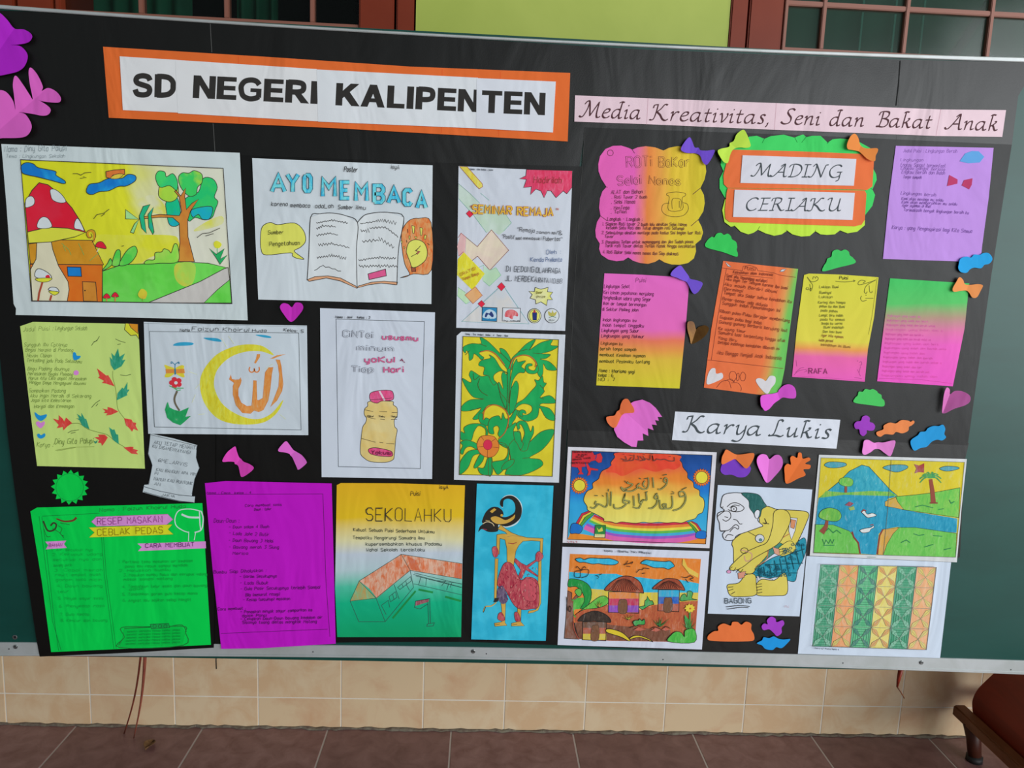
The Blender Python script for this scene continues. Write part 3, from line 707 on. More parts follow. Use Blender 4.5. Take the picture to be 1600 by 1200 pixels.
k.fill('w d2c030 b8a030', "862,960 885,925 918,945 910,985 880,985", True); k.line('6a9030', "890,985 892,1003", .9)
for q in ("132,158 165,136 210,145 240,168 345,190 350,215 405,250 400,268 330,250 230,225 180,215 140,200", "540,310 560,272 620,262 680,235 760,235 800,210 845,218 845,250 790,282 740,285 680,312 620,318 580,335 550,330"): k.fill('w 1262a4 1c84bc', q, True, 1.1)
k.fill('d0622c', "664,228 662,192 715,182 778,178 780,210 740,206 705,215 690,235", line=1); k.fill('d0a038', "692,236 710,215 750,206 770,212 740,236", True, .7)
k.lines('2b2623', "455,205 485,205 505,215 530,200 570,197|500,235 540,230 520,225|585,488 605,462 650,452 683,427|632,472 655,455|1232,605 1265,580 1310,575 1375,545|1285,595 1335,580|760,660 775,655", .9)
k.line('2b2623', FR, 1.1, closed=True); k.build()
k = Ink(s, Z, 'lettering', .0012)
k.text('5a6468', 'Nama : Diny Gita Palupi', (28, 70), (412, 62), 9, .55, jit=.5); k.text('5a6468', 'Tema : Lingkungan Sekolah', (38, 106), (405, 106), 5.5, .5, jit=.5); k.build()

# ------------------------------------------------------------------ 2 reading poster
Z = (380, 230, 5)
s = sheet('poster', 'hand drawn poster headed AYO MEMBACA with open book and light bulb', 'poster', "70,85 700,112 1480,142 1470,1225 118,1190 95,700", 'c6ced2', Z)
k = Ink(s, Z)
k.fill('cdc456', "135,700 150,620 210,588 270,605 400,592 470,650 488,730 450,780 402,805 410,825 475,874 420,868 385,850 368,825 180,842 140,800", True, 1)
k.fill('c c8602c d88c58', "1235,700 1250,630 1300,570 1370,556 1468,590 1470,960 1330,990 1225,1020 1300,998 1265,920 1245,820", True, .9)
k.fill('cdc85a', "1275,810 1295,745 1350,722 1410,745 1438,810 1425,880 1365,930 1320,938 1305,900 1285,850", True, 1)
k.fill('8c4a34', "1310,938 1345,942 1348,970 1318,972", line=.9)
for q in ("1318,612 1340,618 1335,675 1325,672", "1380,628 1402,632 1395,690 1385,688", "1418,685 1432,690 1425,720 1412,715", "1295,690 1305,695 1303,720 1296,716", "1232,730 1245,735 1240,755", "1255,775 1265,782 1258,795", "1340,698 1358,700 1350,716"): k.fill('cdc85a', q, line=.7)
k.lines('2b2623', "1283,640 1287,668|1440,750 1455,765|1275,725 1280,745|1386,770 1350,810 1380,818 1312,855", .9); k.fill('a84c50', "1365,790 1350,808 1382,815 1360,838 1352,830 1368,818 1345,808", line=.5)
k.fill('cfd4d8', "528,545 600,520 700,515 800,535 893,588 950,530 1050,510 1150,512 1255,548 1215,780 1200,1070 1050,1050 890,1100 770,1030 650,1010 500,1040 515,800", line=.1)
k.fill('dc906c', "500,1035 560,1012 660,1005 760,1022 880,1085 890,1103 760,1045 650,1022 515,1048", line=1); k.fill('dc906c', "890,1100 900,1085 1000,1055 1100,1046 1205,1055 1200,1075 1080,1062 980,1075", line=1)
k.lines('2b2623', "500,1040 515,800 528,545 600,520 700,515 800,535 893,588 885,800 890,1095|893,588 950,530 1050,510 1150,512 1255,548 1215,780 1200,1070", 1.1, True)
rr = random.Random(3)
def squig(k, a, b, n, amp, w=.95):
    p = [(a[0]+(b[0]-a[0])*i/n+rr.uniform(-2, 2), a[1]+(b[1]-a[1])*i/n+(amp if i % 2 else -amp)*rr.uniform(.3, 1.2)) for i in range(n+1)]
    k.line('2b2623', [(k.z[0]+x/k.z[2], k.z[1]+y/k.z[2]) for x, y in p], w, up=False)
for a, b, n, am in (((572,592),(690,570),14,5), ((690,570),(818,592),12,6), ((570,640),(620,612),6,9), ((620,612),(725,622),9,6), ((572,690),(680,672),10,7), ((680,672),(740,688),4,4), ((585,760),(700,755),11,12), ((700,755),(830,785),9,8), ((575,865),(690,845),12,9), ((690,845),(805,870),12,12), ((555,965),(620,925),3,3), ((620,925),(765,972),6,5),
    ((915,600),(1040,578),10,5), ((1040,578),(1110,572),9,14), ((1110,572),(1195,595),8,14), ((920,655),(985,650),7,16), ((985,635),(1110,625),10,8), ((1110,625),(1208,700),9,7), ((930,740),(1060,725),9,11), ((1060,710),(1180,790),10,14), ((900,885),(1050,862),14,6), ((1050,862),(1192,870),14,9), ((905,930),(1060,928),14,11), ((1060,928),(1205,930),13,12)): squig(k, a, b, n, am)
k.up(); k.fill('d0507c', "975,990 1112,952 1118,1005 983,1035", line=1)
k.build()
k = Ink(s, Z, 'lettering', .0014)
def bub(k, ch, x, y, w_, h, fillc, lc='2c4450', w=7.0, inner=.74, dy=0):
    k.text(lc, ch, (x, y), (x+w_, y+dy), h, w, 0, 0, fillspec=fillc, inner=inner)
TE = 'c 2f9cc0 6cc0d4'
for ch, x, y, w_, h in (('A', 225, 348, 100, 24), ('Y', 345, 350, 85, 25), ('O', 478, 345, 50, 23), ('M', 622, 385, 95, 25), ('E', 768, 400, 62, 23), ('M', 882, 420, 85, 24), ('B', 1025, 432, 70, 24), ('A', 1135, 435, 85, 22), ('C', 1258, 450, 55, 21), ('A', 1360, 475, 68, 22)): bub(k, ch, x, y-2, w_, h*1.08, TE)
k.text(BLK, 'Poster', (788, 190), (890, 196), 8, .9); k.text(BLK, 'isyA', (1155, 168), (1218, 172), 6.5, .9)
for t, a, b in (('karena', (220,458), (345,460)), ('membaca', (368,468), (520,472)), ('adaLah', (562,475), (705,476)), ('Sumber', (742,482), (855,486)), ('ilmu', (882,486), (955,490))): k.text(BLK, t, a, b, 6.5, 1)
k.text(BLK, 'Sumber', (195, 680), (312, 678), 6, .95); k.text(BLK, 'Pengetahuan', (205, 772), (440, 762), 6.5, .95); k.build()

# ------------------------------------------------------------------ 3 seminar poster
Z = (690, 250, 4.445)
s = sheet('poster', 'seminar poster with pale green diamonds and a red starburst in its corner', 'poster', "118,42 500,62 910,75 885,640 858,1187 102,1165", 'c8cdd6', Z)
k = Ink(s, Z)
k.fill('w b8cdb8 c0d0c4', "118,165 200,235 270,310 340,315 430,350 485,437 435,495 400,520 345,490 312,505 215,370 118,268", line=0); k.lines('5f9a88', "118,165 200,235 265,300|118,268 215,375 312,505|425,345 485,437 432,492|270,230 330,280", .6)
k.fill('w d8a0a0 d4a8a4', "135,508 170,535 162,650 118,668 108,600", line=0); k.fill('w d8c0a8 d8c4b4', "170,535 248,602 346,485 466,627 335,766 250,668 212,700 165,655", line=0)
k.lines('a05048', "115,540 135,508 248,602 346,485 466,627 335,766 250,668 210,700 150,638 118,668", .8)
k.fill('w b4d4b0 b8d4bc', "292,730 335,766 375,745 412,800 332,876 285,835", line=0); k.lines('6fae88', "240,755 292,730|335,766 378,748 412,800 332,876 290,840", .6)
k.fill('c c6bc24 cec63c', "155,640 300,790 215,905 108,800 112,690"); k.fill('w b0d4a8 b8d8b0', "115,885 165,920 195,980 170,1000 110,945"); k.lines('6fae88', "115,885 165,920|200,985 170,1000 108,940", .5)
k.fill('w d89458 d89c6c', "235,880 283,940 218,998 162,938", line=.7, lc='a05048')
k.fill('w c8ccd0 cfccc8', "415,880 140,1122 608,1138", line=0); k.line('5f9a98', "395,890 140,1122 608,1138 438,885", .7)
for q in ("192,350 222,376 196,400 170,372", "416,850 442,880 415,910 387,880", "278,975 302,1000 276,1024 252,998"): k.fill('cc2840', q, line=.4)
k.fill('c ccb83c d4c460', "125,45 178,48 282,165 285,185 262,200 245,185", line=.8, lc='9a5030')
k.fill('c c43052 cc4868', "590,66 908,75 905,190 870,235 845,215 795,262 760,215 735,212 712,262 690,215 655,202 618,240 625,185 570,192 590,135 542,130 585,110", line=.7)
k.fill('w d4d070 dad8b0', "650,885 690,898 740,885 735,915 772,918 752,945 770,970 735,970 730,1010 690,985 655,1000 652,970 615,960 630,935 608,912 645,915", line=.8)
k.fill('2c7ca8', "282,1022 385,1026 383,1122 280,1116", line=.9); k.fill('b8d0dc', "290,1070 310,1045 340,1038 375,1060 372,1100 290,1096", True); k.fill('28386c', "300,1085 310,1060 330,1066 345,1052 362,1080 350,1092 325,1072 310,1092", True)
k.text('1c6c9c', 'mukidi', (288, 1114), (376, 1116), 4, .8)
k.fill('cfd4da', "425,1026 548,1030 545,1122 422,1118", line=.8); k.fill('c c04850 d08080', "440,1085 450,1050 490,1040 525,1060 528,1085 500,1080 490,1105 465,1090", True, .5, 'b02838'); k.text(BLK, 'by umum', (432, 1120), (540, 1120), 2.6, .7)
k.oval('d8d49c', 645, 1082, 46, 50, .9); k.oval('d0c860', 645, 1082, 36, 42, .7); k.fill('24306c', "630,1060 662,1060 660,1112 634,1112", line=.5); k.fill('a83840', "645,1035 656,1060 634,1060")
k.oval('ccd2d4', 766, 1082, 50, 50, .8); k.fill('a8a050', "745,1080 740,1050 762,1062 770,1042 780,1062 800,1052 790,1080 770,1085", True); k.line('3c6838', "745,1095 770,1085 795,1095", .9); k.text(BLK, 'Bpl', (745, 1118), (780, 1118), 2.6, .7)
k.build()
k = Ink(s, Z, 'lettering', .0016)
k.text('8c3c34', 'Hadirilah', (640, 158), (832, 162), 10, .75)
OR = 'd8a83c'
k.text('a84c30', 'SEMINAR', (215, 368), (485, 380), 12.5, 3.2, 0, .1, fillspec=OR, inner=.64); k.text('a84c30', 'REMAJA', (528, 384), (772, 390), 12.5, 3.2, 0, .1, fillspec=OR, inner=.64)
k.lines('a84c30', "198,318 206,330|206,314 214,326|795,336 815,338|795,344 815,346", .9)
for t, a, b, h, c in (('"Remaja', (525,495), (645,505), 6.5, BLK), ('zaman', (658,510), (750,514), 4.6, BLK), ('now"', (765,515), (810,516), 5, BLK), ('&', (815,520), (838,522), 7, BLK), ('"Positif', (420,543), (505,550), 6, BLK), ('saat', (515,552), (555,554), 4.6, BLK), ('memasuki', (567,552), (690,556), 4.8, BLK), ('Pubertas"', (705,560), (835,562), 6, BLK),
    ('Oleh :', (728,655), (826,650), 6.5, '34507c'), ('Kenda', (618,706), (708,706), 6.5, '34507c'), ('Prelianta', (722,706), (834,706), 6.5, '34507c'),
    ('DI GEDUNG', (448,775), (640,780), 8.5, '3a3e44'), ('OLAHRAGA', (655,782), (825,786), 8, '3a3e44'), ('JL. MERDEKA', (445,840), (660,848), 8.5, '3a3e44'), ('RAYA', (672,850), (740,852), 7.5, '3a3e44'), ('NO.88', (752,854), (835,858), 7, '3a3e44'),
    ('Door', (660,930), (702,926), 3.6, '6a6420'), ('Prize', (662,960), (720,955), 3.6, '6a6420'), ('Nama : Ika kelas : Lima', (196,68), (356,74), 2.4, '4a4e54'), ('GRATIS!', (132,808), (240,760), 4.4, 'a05a2c'), ('Tanpa Biaya', (148,838), (260,795), 4.4, 'a05a2c')): k.text(c, t, a, b, h, .8)
k.build()

# ------------------------------------------------------------------ 4 yellow poem with leaves
Z = (20, 490, 4.8)
s = sheet('poem_sheet', 'lime yellow poem sheet with red and green paper leaves, under the mushroom painting', 'paper', "55,95 150,62 940,78 960,500 990,1163 182,1143 120,640", 'a1b864', Z, y=.0062)
k = Ink(s, Z)
k.fill('c8b42c', "845,72 838,120 885,165 925,160 945,190 940,78", line=1); k.fill('w c8741c d08428', "870,74 885,105 938,150 940,78", line=.9)
k.line('5c7030', "750,430 750,480 770,560 780,650 790,720 840,790", .7, True); k.line('5c7030', "440,825 500,825 560,865 640,890 710,910 770,960 840,1002", .8, True)
k.lines('3c4a28', "590,240 610,210 630,205 650,170|612,215 632,198|770,190 800,205 845,218|785,232 810,228|805,460 850,465 888,455|590,705 620,672 655,648|622,695 640,675|412,895 440,880 495,872|435,898 470,890", .85)
k.line('6c7c38', "320,1025 460,1002 612,998", .7); k.line('6c7c38', "330,1030 470,1005", .7); k.build()
def leafpart(nm, q, c, sm=False, y=.0006):
    p = pts(q, Z)
    o = sheet(nm, None, None, p, ink(c, s.L), y=DB-s.Y+y, parent=s.o, thick=.0003, sm=sm); return o
GR, RD, BL, PK = 'c 1f7458 2c8468', 'c b0302c c04038', '1878ac', 'd070b0'
for q, c in (("760,425 735,385 728,325 748,350 740,295 762,320 790,262 800,325 840,300 820,350 845,345 815,395", GR), ("762,545 700,525 668,520 685,505 640,480 652,470 632,412 675,445 700,465 715,462 738,500", RD),
    ("780,650 785,600 805,575 822,555 832,565 860,515 858,570 875,570 855,600 860,612", GR), ("792,735 740,758 700,765 710,748 682,745 695,732 672,712 712,722 712,700 745,710", RD),
    ("835,785 890,795 900,815 925,820 920,840 940,878 905,865 895,885 870,855 850,840", RD), ("445,822 410,845 380,875 375,850 330,860 345,835 302,788 345,800 345,762 375,790 385,810 400,780", RD),
    ("575,868 520,840 500,800 475,785 498,788 482,752 515,775 515,745 540,790 550,790", GR), ("712,930 690,965 670,992 662,970 638,968 650,950 610,928 650,925 640,908 690,908", RD),
    ("795,980 752,948 735,900 722,852 748,872 762,868 775,905 790,908", GR), ("832,1005 880,998 905,1000 902,1015 940,1025 925,1038 940,1055 890,1050 870,1035", RD)):
    leafpart('leaf', q, c)
for q, c in (("455,290 472,295 480,315 508,318 495,340 460,348 450,320", BL), ("165,740 205,765 252,755 248,780 210,805 175,780", BL), ("182,910 195,900 212,912 238,898 242,920 215,938 190,930", BL),
    ("458,435 478,425 495,440 485,460 460,458", PK), ("175,815 195,808 210,820 235,808 238,830 210,860 180,838", PK), ("608,955 622,960 634,950 632,965 618,975", '2c7458')):
    leafpart('heart', q, c, True)
k = Ink(s, Z, 'lettering')
PC = '55662e'
for t, a, b, h in (('Judul Puisi :', (75,135), (300,125), 7), ('Lingkungan Sekolah', (318,124), (555,124), 6.5), ('Sungguh Ibu Cptanya', (85,245), (405,246), 5.5), ('Begini Merasa di Pandang', (95,285), (450,286), 5.5), ('Hewan Cbinan', (105,325), (288,330), 5.5), ('Terkadang jadu Pada Sekolahmu', (105,362), (515,372), 5.5), ('Begu Padang daunnya', (112,425), (420,428), 5.5), ('Merasakan Begini Pemang', (112,462), (448,468), 5.5), ('Harus kita Cika dapat Merasakan', (118,495), (550,500), 5), ('Hingga Daya Mengagumi daunmu', (125,528), (545,535), 5), ('Sampaikan Padang', (120,590), (395,592), 5.5), ('Aku ingin Meraih di Sekarang', (130,628), (585,632), 5.5), ('Jagai kita Kelestarian', (135,662), (435,662), 5), ('Hargai dan Kemangan', (160,708), (458,708), 5.5), ('Karya :', (180,1000), (300,1000), 7), ('Diny Gita Palupi', (315,980), (600,972), 8.5)): k.text(PC, t, a, b, h, .68, .2, .5)
k.build()

# ------------------------------------------------------------------ 5 crescent calligraphy
Z = (210, 490, 5.455)
s = sheet('drawing_sheet', 'white sheet with orange Arabic lettering inside a yellow crescent moon', 'drawing', "80,70 620,88 1470,102 1482,1036 118,1024 92,500", 'bdc6cc', Z, y=.0062)
k = Ink(s, Z)
k.line('3c4244', "128,152 1400,165 1420,992 172,966", .75, closed=True); k.lines('6a7478', "118,78 145,600 168,966|82,84 1468,112", .4)
k.fill('c b8ac24 c4ba3c', "1190,355 1100,280 980,262 850,280 700,350 590,480 558,600 590,750 690,880 820,935 990,945 1120,920 1220,840 1268,735 1170,850 1050,900 900,870 760,780 690,660 680,560 720,460 820,370 950,325 1080,322", True)
ORG = 'c cc7030 d88448'
k.fill(ORG, "808,560 822,522 830,558 858,565 895,562 905,545 912,570 905,600 885,640 885,700 910,760 960,790 1000,785 1005,735 1015,570 1040,572 1045,735 1060,740 1095,720 1105,600 1115,500 1145,460 1182,458 1170,520 1158,640 1140,740 1100,820 1060,838 1020,825 990,852 920,845 865,780 840,690 840,620 850,590", line=.5, lc='b06028')
k.fill(ORG, "1205,392 1240,395 1252,450 1268,600 1258,660 1215,740 1160,795 1200,700 1230,620 1235,520 1225,440", line=.5, lc='b06028'); k.fill(ORG, "1155,385 1215,355 1292,345 1240,362 1180,385"); k.fill(ORG, "1045,345 1072,345 1070,370 1035,425 1020,420 1035,390"); k.line('c86c30', "985,455 978,480 995,500 1018,492 1022,470 1030,495 1050,498 1065,480 1062,455", 1.8, True)
for q in ("330,272 360,250 430,243 500,250 490,268 400,275", "588,208 620,205 700,210 740,228 730,240 640,228", "1032,182 1100,182 1160,195 1158,208 1090,200"): k.fill('2c88a8', q, True)
k.fill('c4b034', "255,438 300,450 345,470 345,505 300,540 258,538 275,490", True); k.fill('c4b034', "345,470 400,440 425,450 415,490 428,540 390,535 348,505", True); k.fill('d07838', "265,472 342,474 342,506 270,510"); k.fill('d07838', "350,474 425,470 430,508 350,510")
k.line('2c6c88', "347,520 347,440 365,420 382,425 378,412 368,418|".rstrip('|'), 1.1, True); k.line('2c6c88', "347,440 330,420 312,425 315,410 328,415", 1, True); k.line('2c6c88', "346,470 348,518", 2.6)
for a_ in range(5): k.oval('b82c38', 352+34*math.cos(a_*1.256+.6), 588+28*math.sin(a_*1.256+.6), 23, 21)
k.oval('c8cccc', 354, 590, 15, 14)
k.lines('3c8c50', "298,615 340,635 420,635|345,640 370,655 395,650", 1.3); k.line('5c5444', "365,660 342,720 350,770 385,828", (3.2, 2.6), True)
k.fill('c 1c8048 208c50', "285,752 300,800 340,820 390,832 465,800 435,880 482,872 425,925 392,952 330,930 280,890 260,820 275,770")
k.lines('c4c48c', "460,492 535,520|555,600 520,640|520,690 490,760|1180,430 1120,470|800,190 850,260|745,215 790,290|545,860 600,855|1290,900 1240,860", .5)
k.build()
k = Ink(s, Z, 'lettering', .001)
k.text(BLK, 'NaMa', (388, 152), (470, 152), 4, 1); k.text(BLK, 'Faizun', (490, 148), (715, 148), 6.2, .95); k.text(BLK, 'Khoirul', (755, 150), (975, 155), 6.0, .9); k.text(BLK, 'Huda', (1005, 158), (1125, 155), 4.4, .95); k.text(BLK, 'Kelas: 5', (1272, 150), (1440, 165), 4.6, .95); k.build()

# ------------------------------------------------------------------ 6 scroll note
Z = (40, 670, 3.333)
s = sheet('note_scroll', 'white scroll shaped cut-out note beside the green sun', 'paper', "650,25 770,50 893,85 888,150 905,205 880,260 865,350 882,352 878,385 800,378 700,355 610,330 618,292 640,290 660,190 638,130", 'b6c0c4', Z, y=.0076)
k = Ink(s, Z); k.line(BLK, "648,30 893,90|".rstrip('|'), .6); k.line('3a4046', "612,300 700,325 800,345 880,352", .9); k.line('3a4046', "615,328 700,352 800,376 876,384", .9); k.lines('50585c', "892,90 888,150 904,205 880,262 866,340|650,28 640,128 660,190 642,290", .6); k.build()
k = Ink(s, Z, 'lettering', .0004)
for t, a, b, h in (('AKU TETAP MENANTI', (668,78), (888,110), 5.5), ('KU DISAMENYAYANGI', (660,98), (855,132), 5), ('@ME_ARVIS', (690,172), (840,196), 5.5), ('KAU BANGUN APA MIM', (680,220), (885,245), 4.6), ('PI', (672,238), (688,241), 4.2), ('NAMUN KAU RUNTUHK', (668,268), (868,292), 4.8), ('AN', (670,292), (700,298), 4.6), ('JAKIA', (706,350), (776,358), 4)): k.text('4a5054', t, a, b, h, .7)
k.build()

# ------------------------------------------------------------------ 7 bottle poster
Z = (490, 470, 4.138)
s = sheet('poster', 'white poster with a drawn cream bottle under pink bubble letters', 'poster', "42,47 400,60 785,75 775,600 766,1152 52,1140", 'c6cdd8', Z)
k = Ink(s, Z)
k.line('3a4046', "145,118 717,135 690,1085 160,1072", .8, closed=True)
k.fill('w c8ac68 ccb47c', "362,650 505,650 515,672 540,695 540,745 522,770 525,815 540,835 530,900 522,1000 510,1030 460,1045 370,1040 325,1015 302,980 308,880 318,815 335,790 342,760 328,735 330,700 350,680", True, .9)
k.fill('c c43c68 cc5480', "362,610 380,590 430,580 480,578 512,590 512,640 440,648 410,662 370,648", True, .9); k.fill('d8c4cc', "420,585 432,583 465,642 455,648"); k.line('3a2a2c', "365,640 440,636 508,628", .7)
k.lines('4a4030', "330,705 385,716|425,716 475,718|505,722 540,722|332,748 400,765|430,765 460,768|500,768 540,766|310,890 400,915|425,915 450,918|470,922 522,926", .8)
k.fill('c c43c68 cc5480', "355,960 400,950 480,965 508,980 505,1005 440,1005 370,990", True, .9)
k.build()
k = Ink(s, Z, 'lettering', .0012)
WP = 'c6cdd8'
for t, a, b, h, f in (('CiNTai', (192,232), (380,240), 9.5, WP), ('ususmu', (445,248), (672,260), 8, 'd06088'), ('minum', (283,320), (515,326), 8.5, WP), ('yaKul', (332,396), (522,398), 8.5, 'd06088'), ('Tiap', (248,460), (385,462), 9, WP), ('Hari', (455,465), (580,462), 9, 'd06088')):
    k.text('50505a' if f == WP else '8c3c5c', t, a, b, h, 2.3, 0, .1, fillspec=f, inner=.56)
k.lines('7a2c48', "560,390 572,376 578,392|582,392 590,400|570,388 580,384", 1.2)
k.text('2c2c30', 'Nama : Jeni   kelas : 3', (142, 112), (365, 115), 3.6, .85); k.text(BLK, 'Yakul', (345, 750), (385, 752), 2.6, .8); k.text(BLK, 'Yaku', (422, 752), (460, 754), 2.6, .8); k.text(BLK, 'Yaku', (502, 753), (540, 755), 2.6, .8); k.text('5a1c38', 'Yakusi', (372, 990), (500, 996), 5.6, 1.3); k.build()
# ------------------------------------------------------------------ 8 leaf scroll painting
Z = (700, 510, 4.8)
s = sheet('painting', 'painting of curling green leaves on yellow with one orange flower', 'painting', "65,70 100,40 360,46 880,62 832,1172 45,1150", 'c8cdd4', Z)
k = Ink(s, Z); k.fill('w cabb2c c4b428', "112,75 830,100 783,1125 85,1112", line=1)
GL = 'w 18904c 1a9850'; LC = '4a4a20'
def leaf(q, sm=True, c=GL): k.fill(c, q, sm, .8, LC)
leaf("475,640 445,660 430,610 400,540 375,440 385,420 415,470 400,380 415,340 440,360 445,300 470,300 465,420")
leaf("470,250 430,180 388,165 395,205 340,150 290,105 240,82 248,130 180,128 120,150 112,178 130,200 138,180 155,205 160,255 185,240 195,205 225,225 250,250 270,235 245,215 235,195 290,182 350,200 420,290 450,320")
leaf("450,350 400,318 350,240 308,213 318,238 250,255 230,292 272,308 265,360 300,370 330,430 350,440 368,425 345,400 345,365 390,335 430,345")
leaf("445,640 440,560 395,500 370,425 345,442 320,410 300,368 250,375 200,345 172,333 158,365 175,400 165,420 108,390 135,460 190,530 270,545 170,550 110,590 100,632 170,632 250,612 185,692 235,692 255,650 300,592 370,590 430,620")
leaf("236,650 232,700 262,745 300,742 320,705 285,685 270,700 265,660")
leaf("475,330 474,250 530,190 590,130 655,98 630,150 615,175 690,125 750,106 785,102 770,140 825,150 770,185 700,205 768,210 735,240 690,245 760,265 815,325 745,325 715,280 712,350 692,382 668,340 672,290 650,250 600,222 540,220 495,250")
leaf("455,560 468,400 480,340 490,290 515,245 525,268 582,258 550,300 578,325 570,348 530,350 490,400 470,480 460,560")
leaf("668,290 650,330 610,322 605,300 630,295 628,280 595,282 578,315 600,350 650,355 680,330")
leaf("462,640 465,500 488,440 512,408 530,450 522,530 505,610 480,650")
leaf("500,625 515,580 570,545 620,490 662,440 650,400 680,405 708,372 718,418 738,428 715,465 722,490 690,535 760,518 802,550 803,575 740,578 705,578 690,595 760,615 800,670 797,707 735,685 688,610 670,680 600,712 540,690 512,650 520,630 550,640 560,662 600,660 630,630 622,595 570,580 530,595")
leaf("560,650 585,655 580,635 560,625 540,632 530,660 560,680")
leaf("445,780 455,740 440,700 470,680 500,630 520,630 505,690 480,730 500,760")
leaf("380,850 430,780 500,725 512,735 490,780 510,830 480,890 450,915 390,885")
leaf("430,1100 470,1000 455,900 510,830 520,785 545,800 560,900 610,870 700,790 795,775 770,850 700,930 610,985 690,998 710,1040 640,1085 550,1115 450,1112")
leaf("520,760 515,730 545,708 590,722 620,790 638,745 642,800 610,870 590,930 540,925 560,850 575,800 555,745 535,735 540,760 525,775")
leaf("495,790 540,800 550,860 565,880 545,925 520,880 500,850")
leaf("320,690 380,670 400,700 412,648 428,690 450,700 440,770 400,830 375,810 385,770 370,745 340,760 345,805 310,800 300,750")
leaf("285,820 280,770 230,745 195,790 170,860 100,850 95,790 125,800 120,760 170,732 240,730 280,745 300,800")
leaf("95,870 140,852 215,880 215,920 170,900 130,915 110,960 92,940 110,895"); leaf("95,1010 130,960 170,930 240,925 260,950 190,970 150,1060 90,1110 88,1050")
leaf("195,1050 240,960 270,960 260,1010 215,1060"); leaf("225,1060 270,1060 300,985 330,985 330,1110 250,1108"); leaf("305,985 325,985 325,1110 305,1110")
leaf("330,1020 420,1000 450,950 440,900 380,880 395,870 440,890 460,950 440,1040 380,1110 350,1080"); leaf("400,1070 430,1020 490,995 490,1030 440,1070")
k.lines(LC, "445,350 450,480 440,620|375,430 400,540 440,630|470,480 460,600|240,390 225,440 250,490 300,520|190,350 200,400 240,370|390,190 470,270|530,190 600,170|700,205 640,200|690,440 720,470|690,535 720,545|240,130 290,150|610,985 560,990|460,915 470,1000|130,215 165,180|640,130 610,180|170,630 250,612", .7, True)
k.line('a85c30', "245,192 300,182 360,210 425,290", 1.6, True); k.line('a85c30', "462,315 490,245 560,215 620,228 660,270 655,305", 1.6, True); k.line('a85c30', "265,700 275,630 330,590 390,600 440,640 455,700 430,790 380,845", 1.5, True)
k.fill('w d4752c d87c34', "250,825 300,818 350,830 382,885 375,935 340,975 290,980 240,950 218,900 225,860", True, .8, '7a4020'); k.oval('c42c48', 298, 888, 33, 38, .6, lc='8a2030')
k.lines('7a4020', "270,855 250,828|325,865 360,840|332,905 378,910|296,926 295,980|265,900 220,905", .7)
k.line('5a5430', "112,75 830,100 783,1125 85,1112", .9, closed=True)
k.text('4a5054', 'Nama : Tiwi Andari  kelas : 4  Tema : Alam', (130, 64), (450, 78), 3, .7); k.build()

# ------------------------------------------------------------------ 9 green recipe
Z = (40, 670, 3.333)
s = sheet('recipe_sheet', 'bright green recipe sheet with pink and yellow ribbons and a white spoon', 'paper', "25,430 60,410 920,387 965,1125 133,1163 85,800", '00ac3e', Z, y=.0062)
k = Ink(s, Z); DG = '0a6a2c'
k.lines(DG, "70,455 90,600 140,1000 185,1155|85,460 105,600 150,1000 172,1155|85,455 385,440|395,560 410,760 460,1145|405,560 420,760 472,1145", .7)
k.line('2c3420', "92,480 115,530 150,525 160,500 145,490 130,505", 2.6, True); k.line('5c3020', "160,468 200,482 245,478 265,462", (2, 3.6), True); k.lines('1c4a28', "140,520 175,540 200,570|170,505 190,520 180,545 200,560|95,520 110,560 130,560|180,490 230,500", .8, True)
k.fill('c478b0', "342,484 368,458 740,444 768,472 735,500 370,508", line=.5, lc='6c3c60'); k.fill('c8b820', "328,514 765,498 742,524 770,550 330,566 358,540", line=.4)
k.fill('c478b0', "102,588 212,582 200,600 215,620 105,628 118,606"); k.fill('c478b0', "582,598 938,586 940,622 585,637 605,616")
WHT = 'c0dccc'
k.line(WHT, "915,430 860,418 800,425 778,465 785,505 820,530 850,540", 1.5, True); k.line(WHT, "915,430 925,470 915,525 880,540", 2.0, True); k.line(WHT, "812,445 850,460 910,462", 3.0, True); k.line(WHT, "905,430 908,500 912,530", 1.6); k.lines(WHT, "850,535 848,585|885,540 878,580", 1.2)
k.fill('00a038', "515,1040 810,1028 832,1060 815,1125 490,1138 505,1090", line=.1); k.lines('16682c', "515,1040 810,1028 832,1060 820,1128 490,1140 515,1085 500,1035 650,1032|485,1128 500,1100|750,1030 815,1022 838,1058", 1.2, True); k.fill('0c8838', "650,1018 745,1014 750,1036 655,1042", line=.8, lc='16502c')
for x in (672, 700, 728): k.oval(None, x, 1028, 9, 9, .8, lc='16502c', n=10)
k.build()
k = Ink(s, Z, 'lettering', .001)
k.text('1c5c30', 'Nama : Faizun Khoirul Huda', (385, 432), (832, 412), 5.5, .75)
k.text('7c3c70', 'RESEP MASAKAN', (375, 500), (712, 486), 10, 1.0, 0); k.text('7a6a10', 'CEBLAK PEDAS', (375, 556), (715, 544), 10, 1.0, 0); k.text('6c2c60', 'BAHAN', (122, 614), (190, 612), 4.6, .8); k.text('4c1c50', 'CARA MEMBUAT', (625, 620), (878, 612), 6.2, 1.1, 0)
for i, (x1, t) in enumerate(((350, '1. Air secukup nya'), (400, '2. Kerupuk udang'), (395, 'secukup nya dan'), (240, 'bawang putih'), (400, '3. Cabai merah'), (392, 'rawit empat buah'), (395, 'garam lada micin'), (400, '4. Daun bawang'), (225, 'telur'), (405, '5. Minyak sayur sosis'), (410, '6. Penyedap rasa'), (330, '7. Gula kecap'), (425, '8. Kencur dan bawang'))):
    y_ = (632, 655, 682, 712, 738, 762, 788, 820, 850, 885, 925, 968, 1000)[i]; k.text('0c8838', t, (135+i*4, y_+6), (x1, y_+4), 4.2, .6, jit=.5)
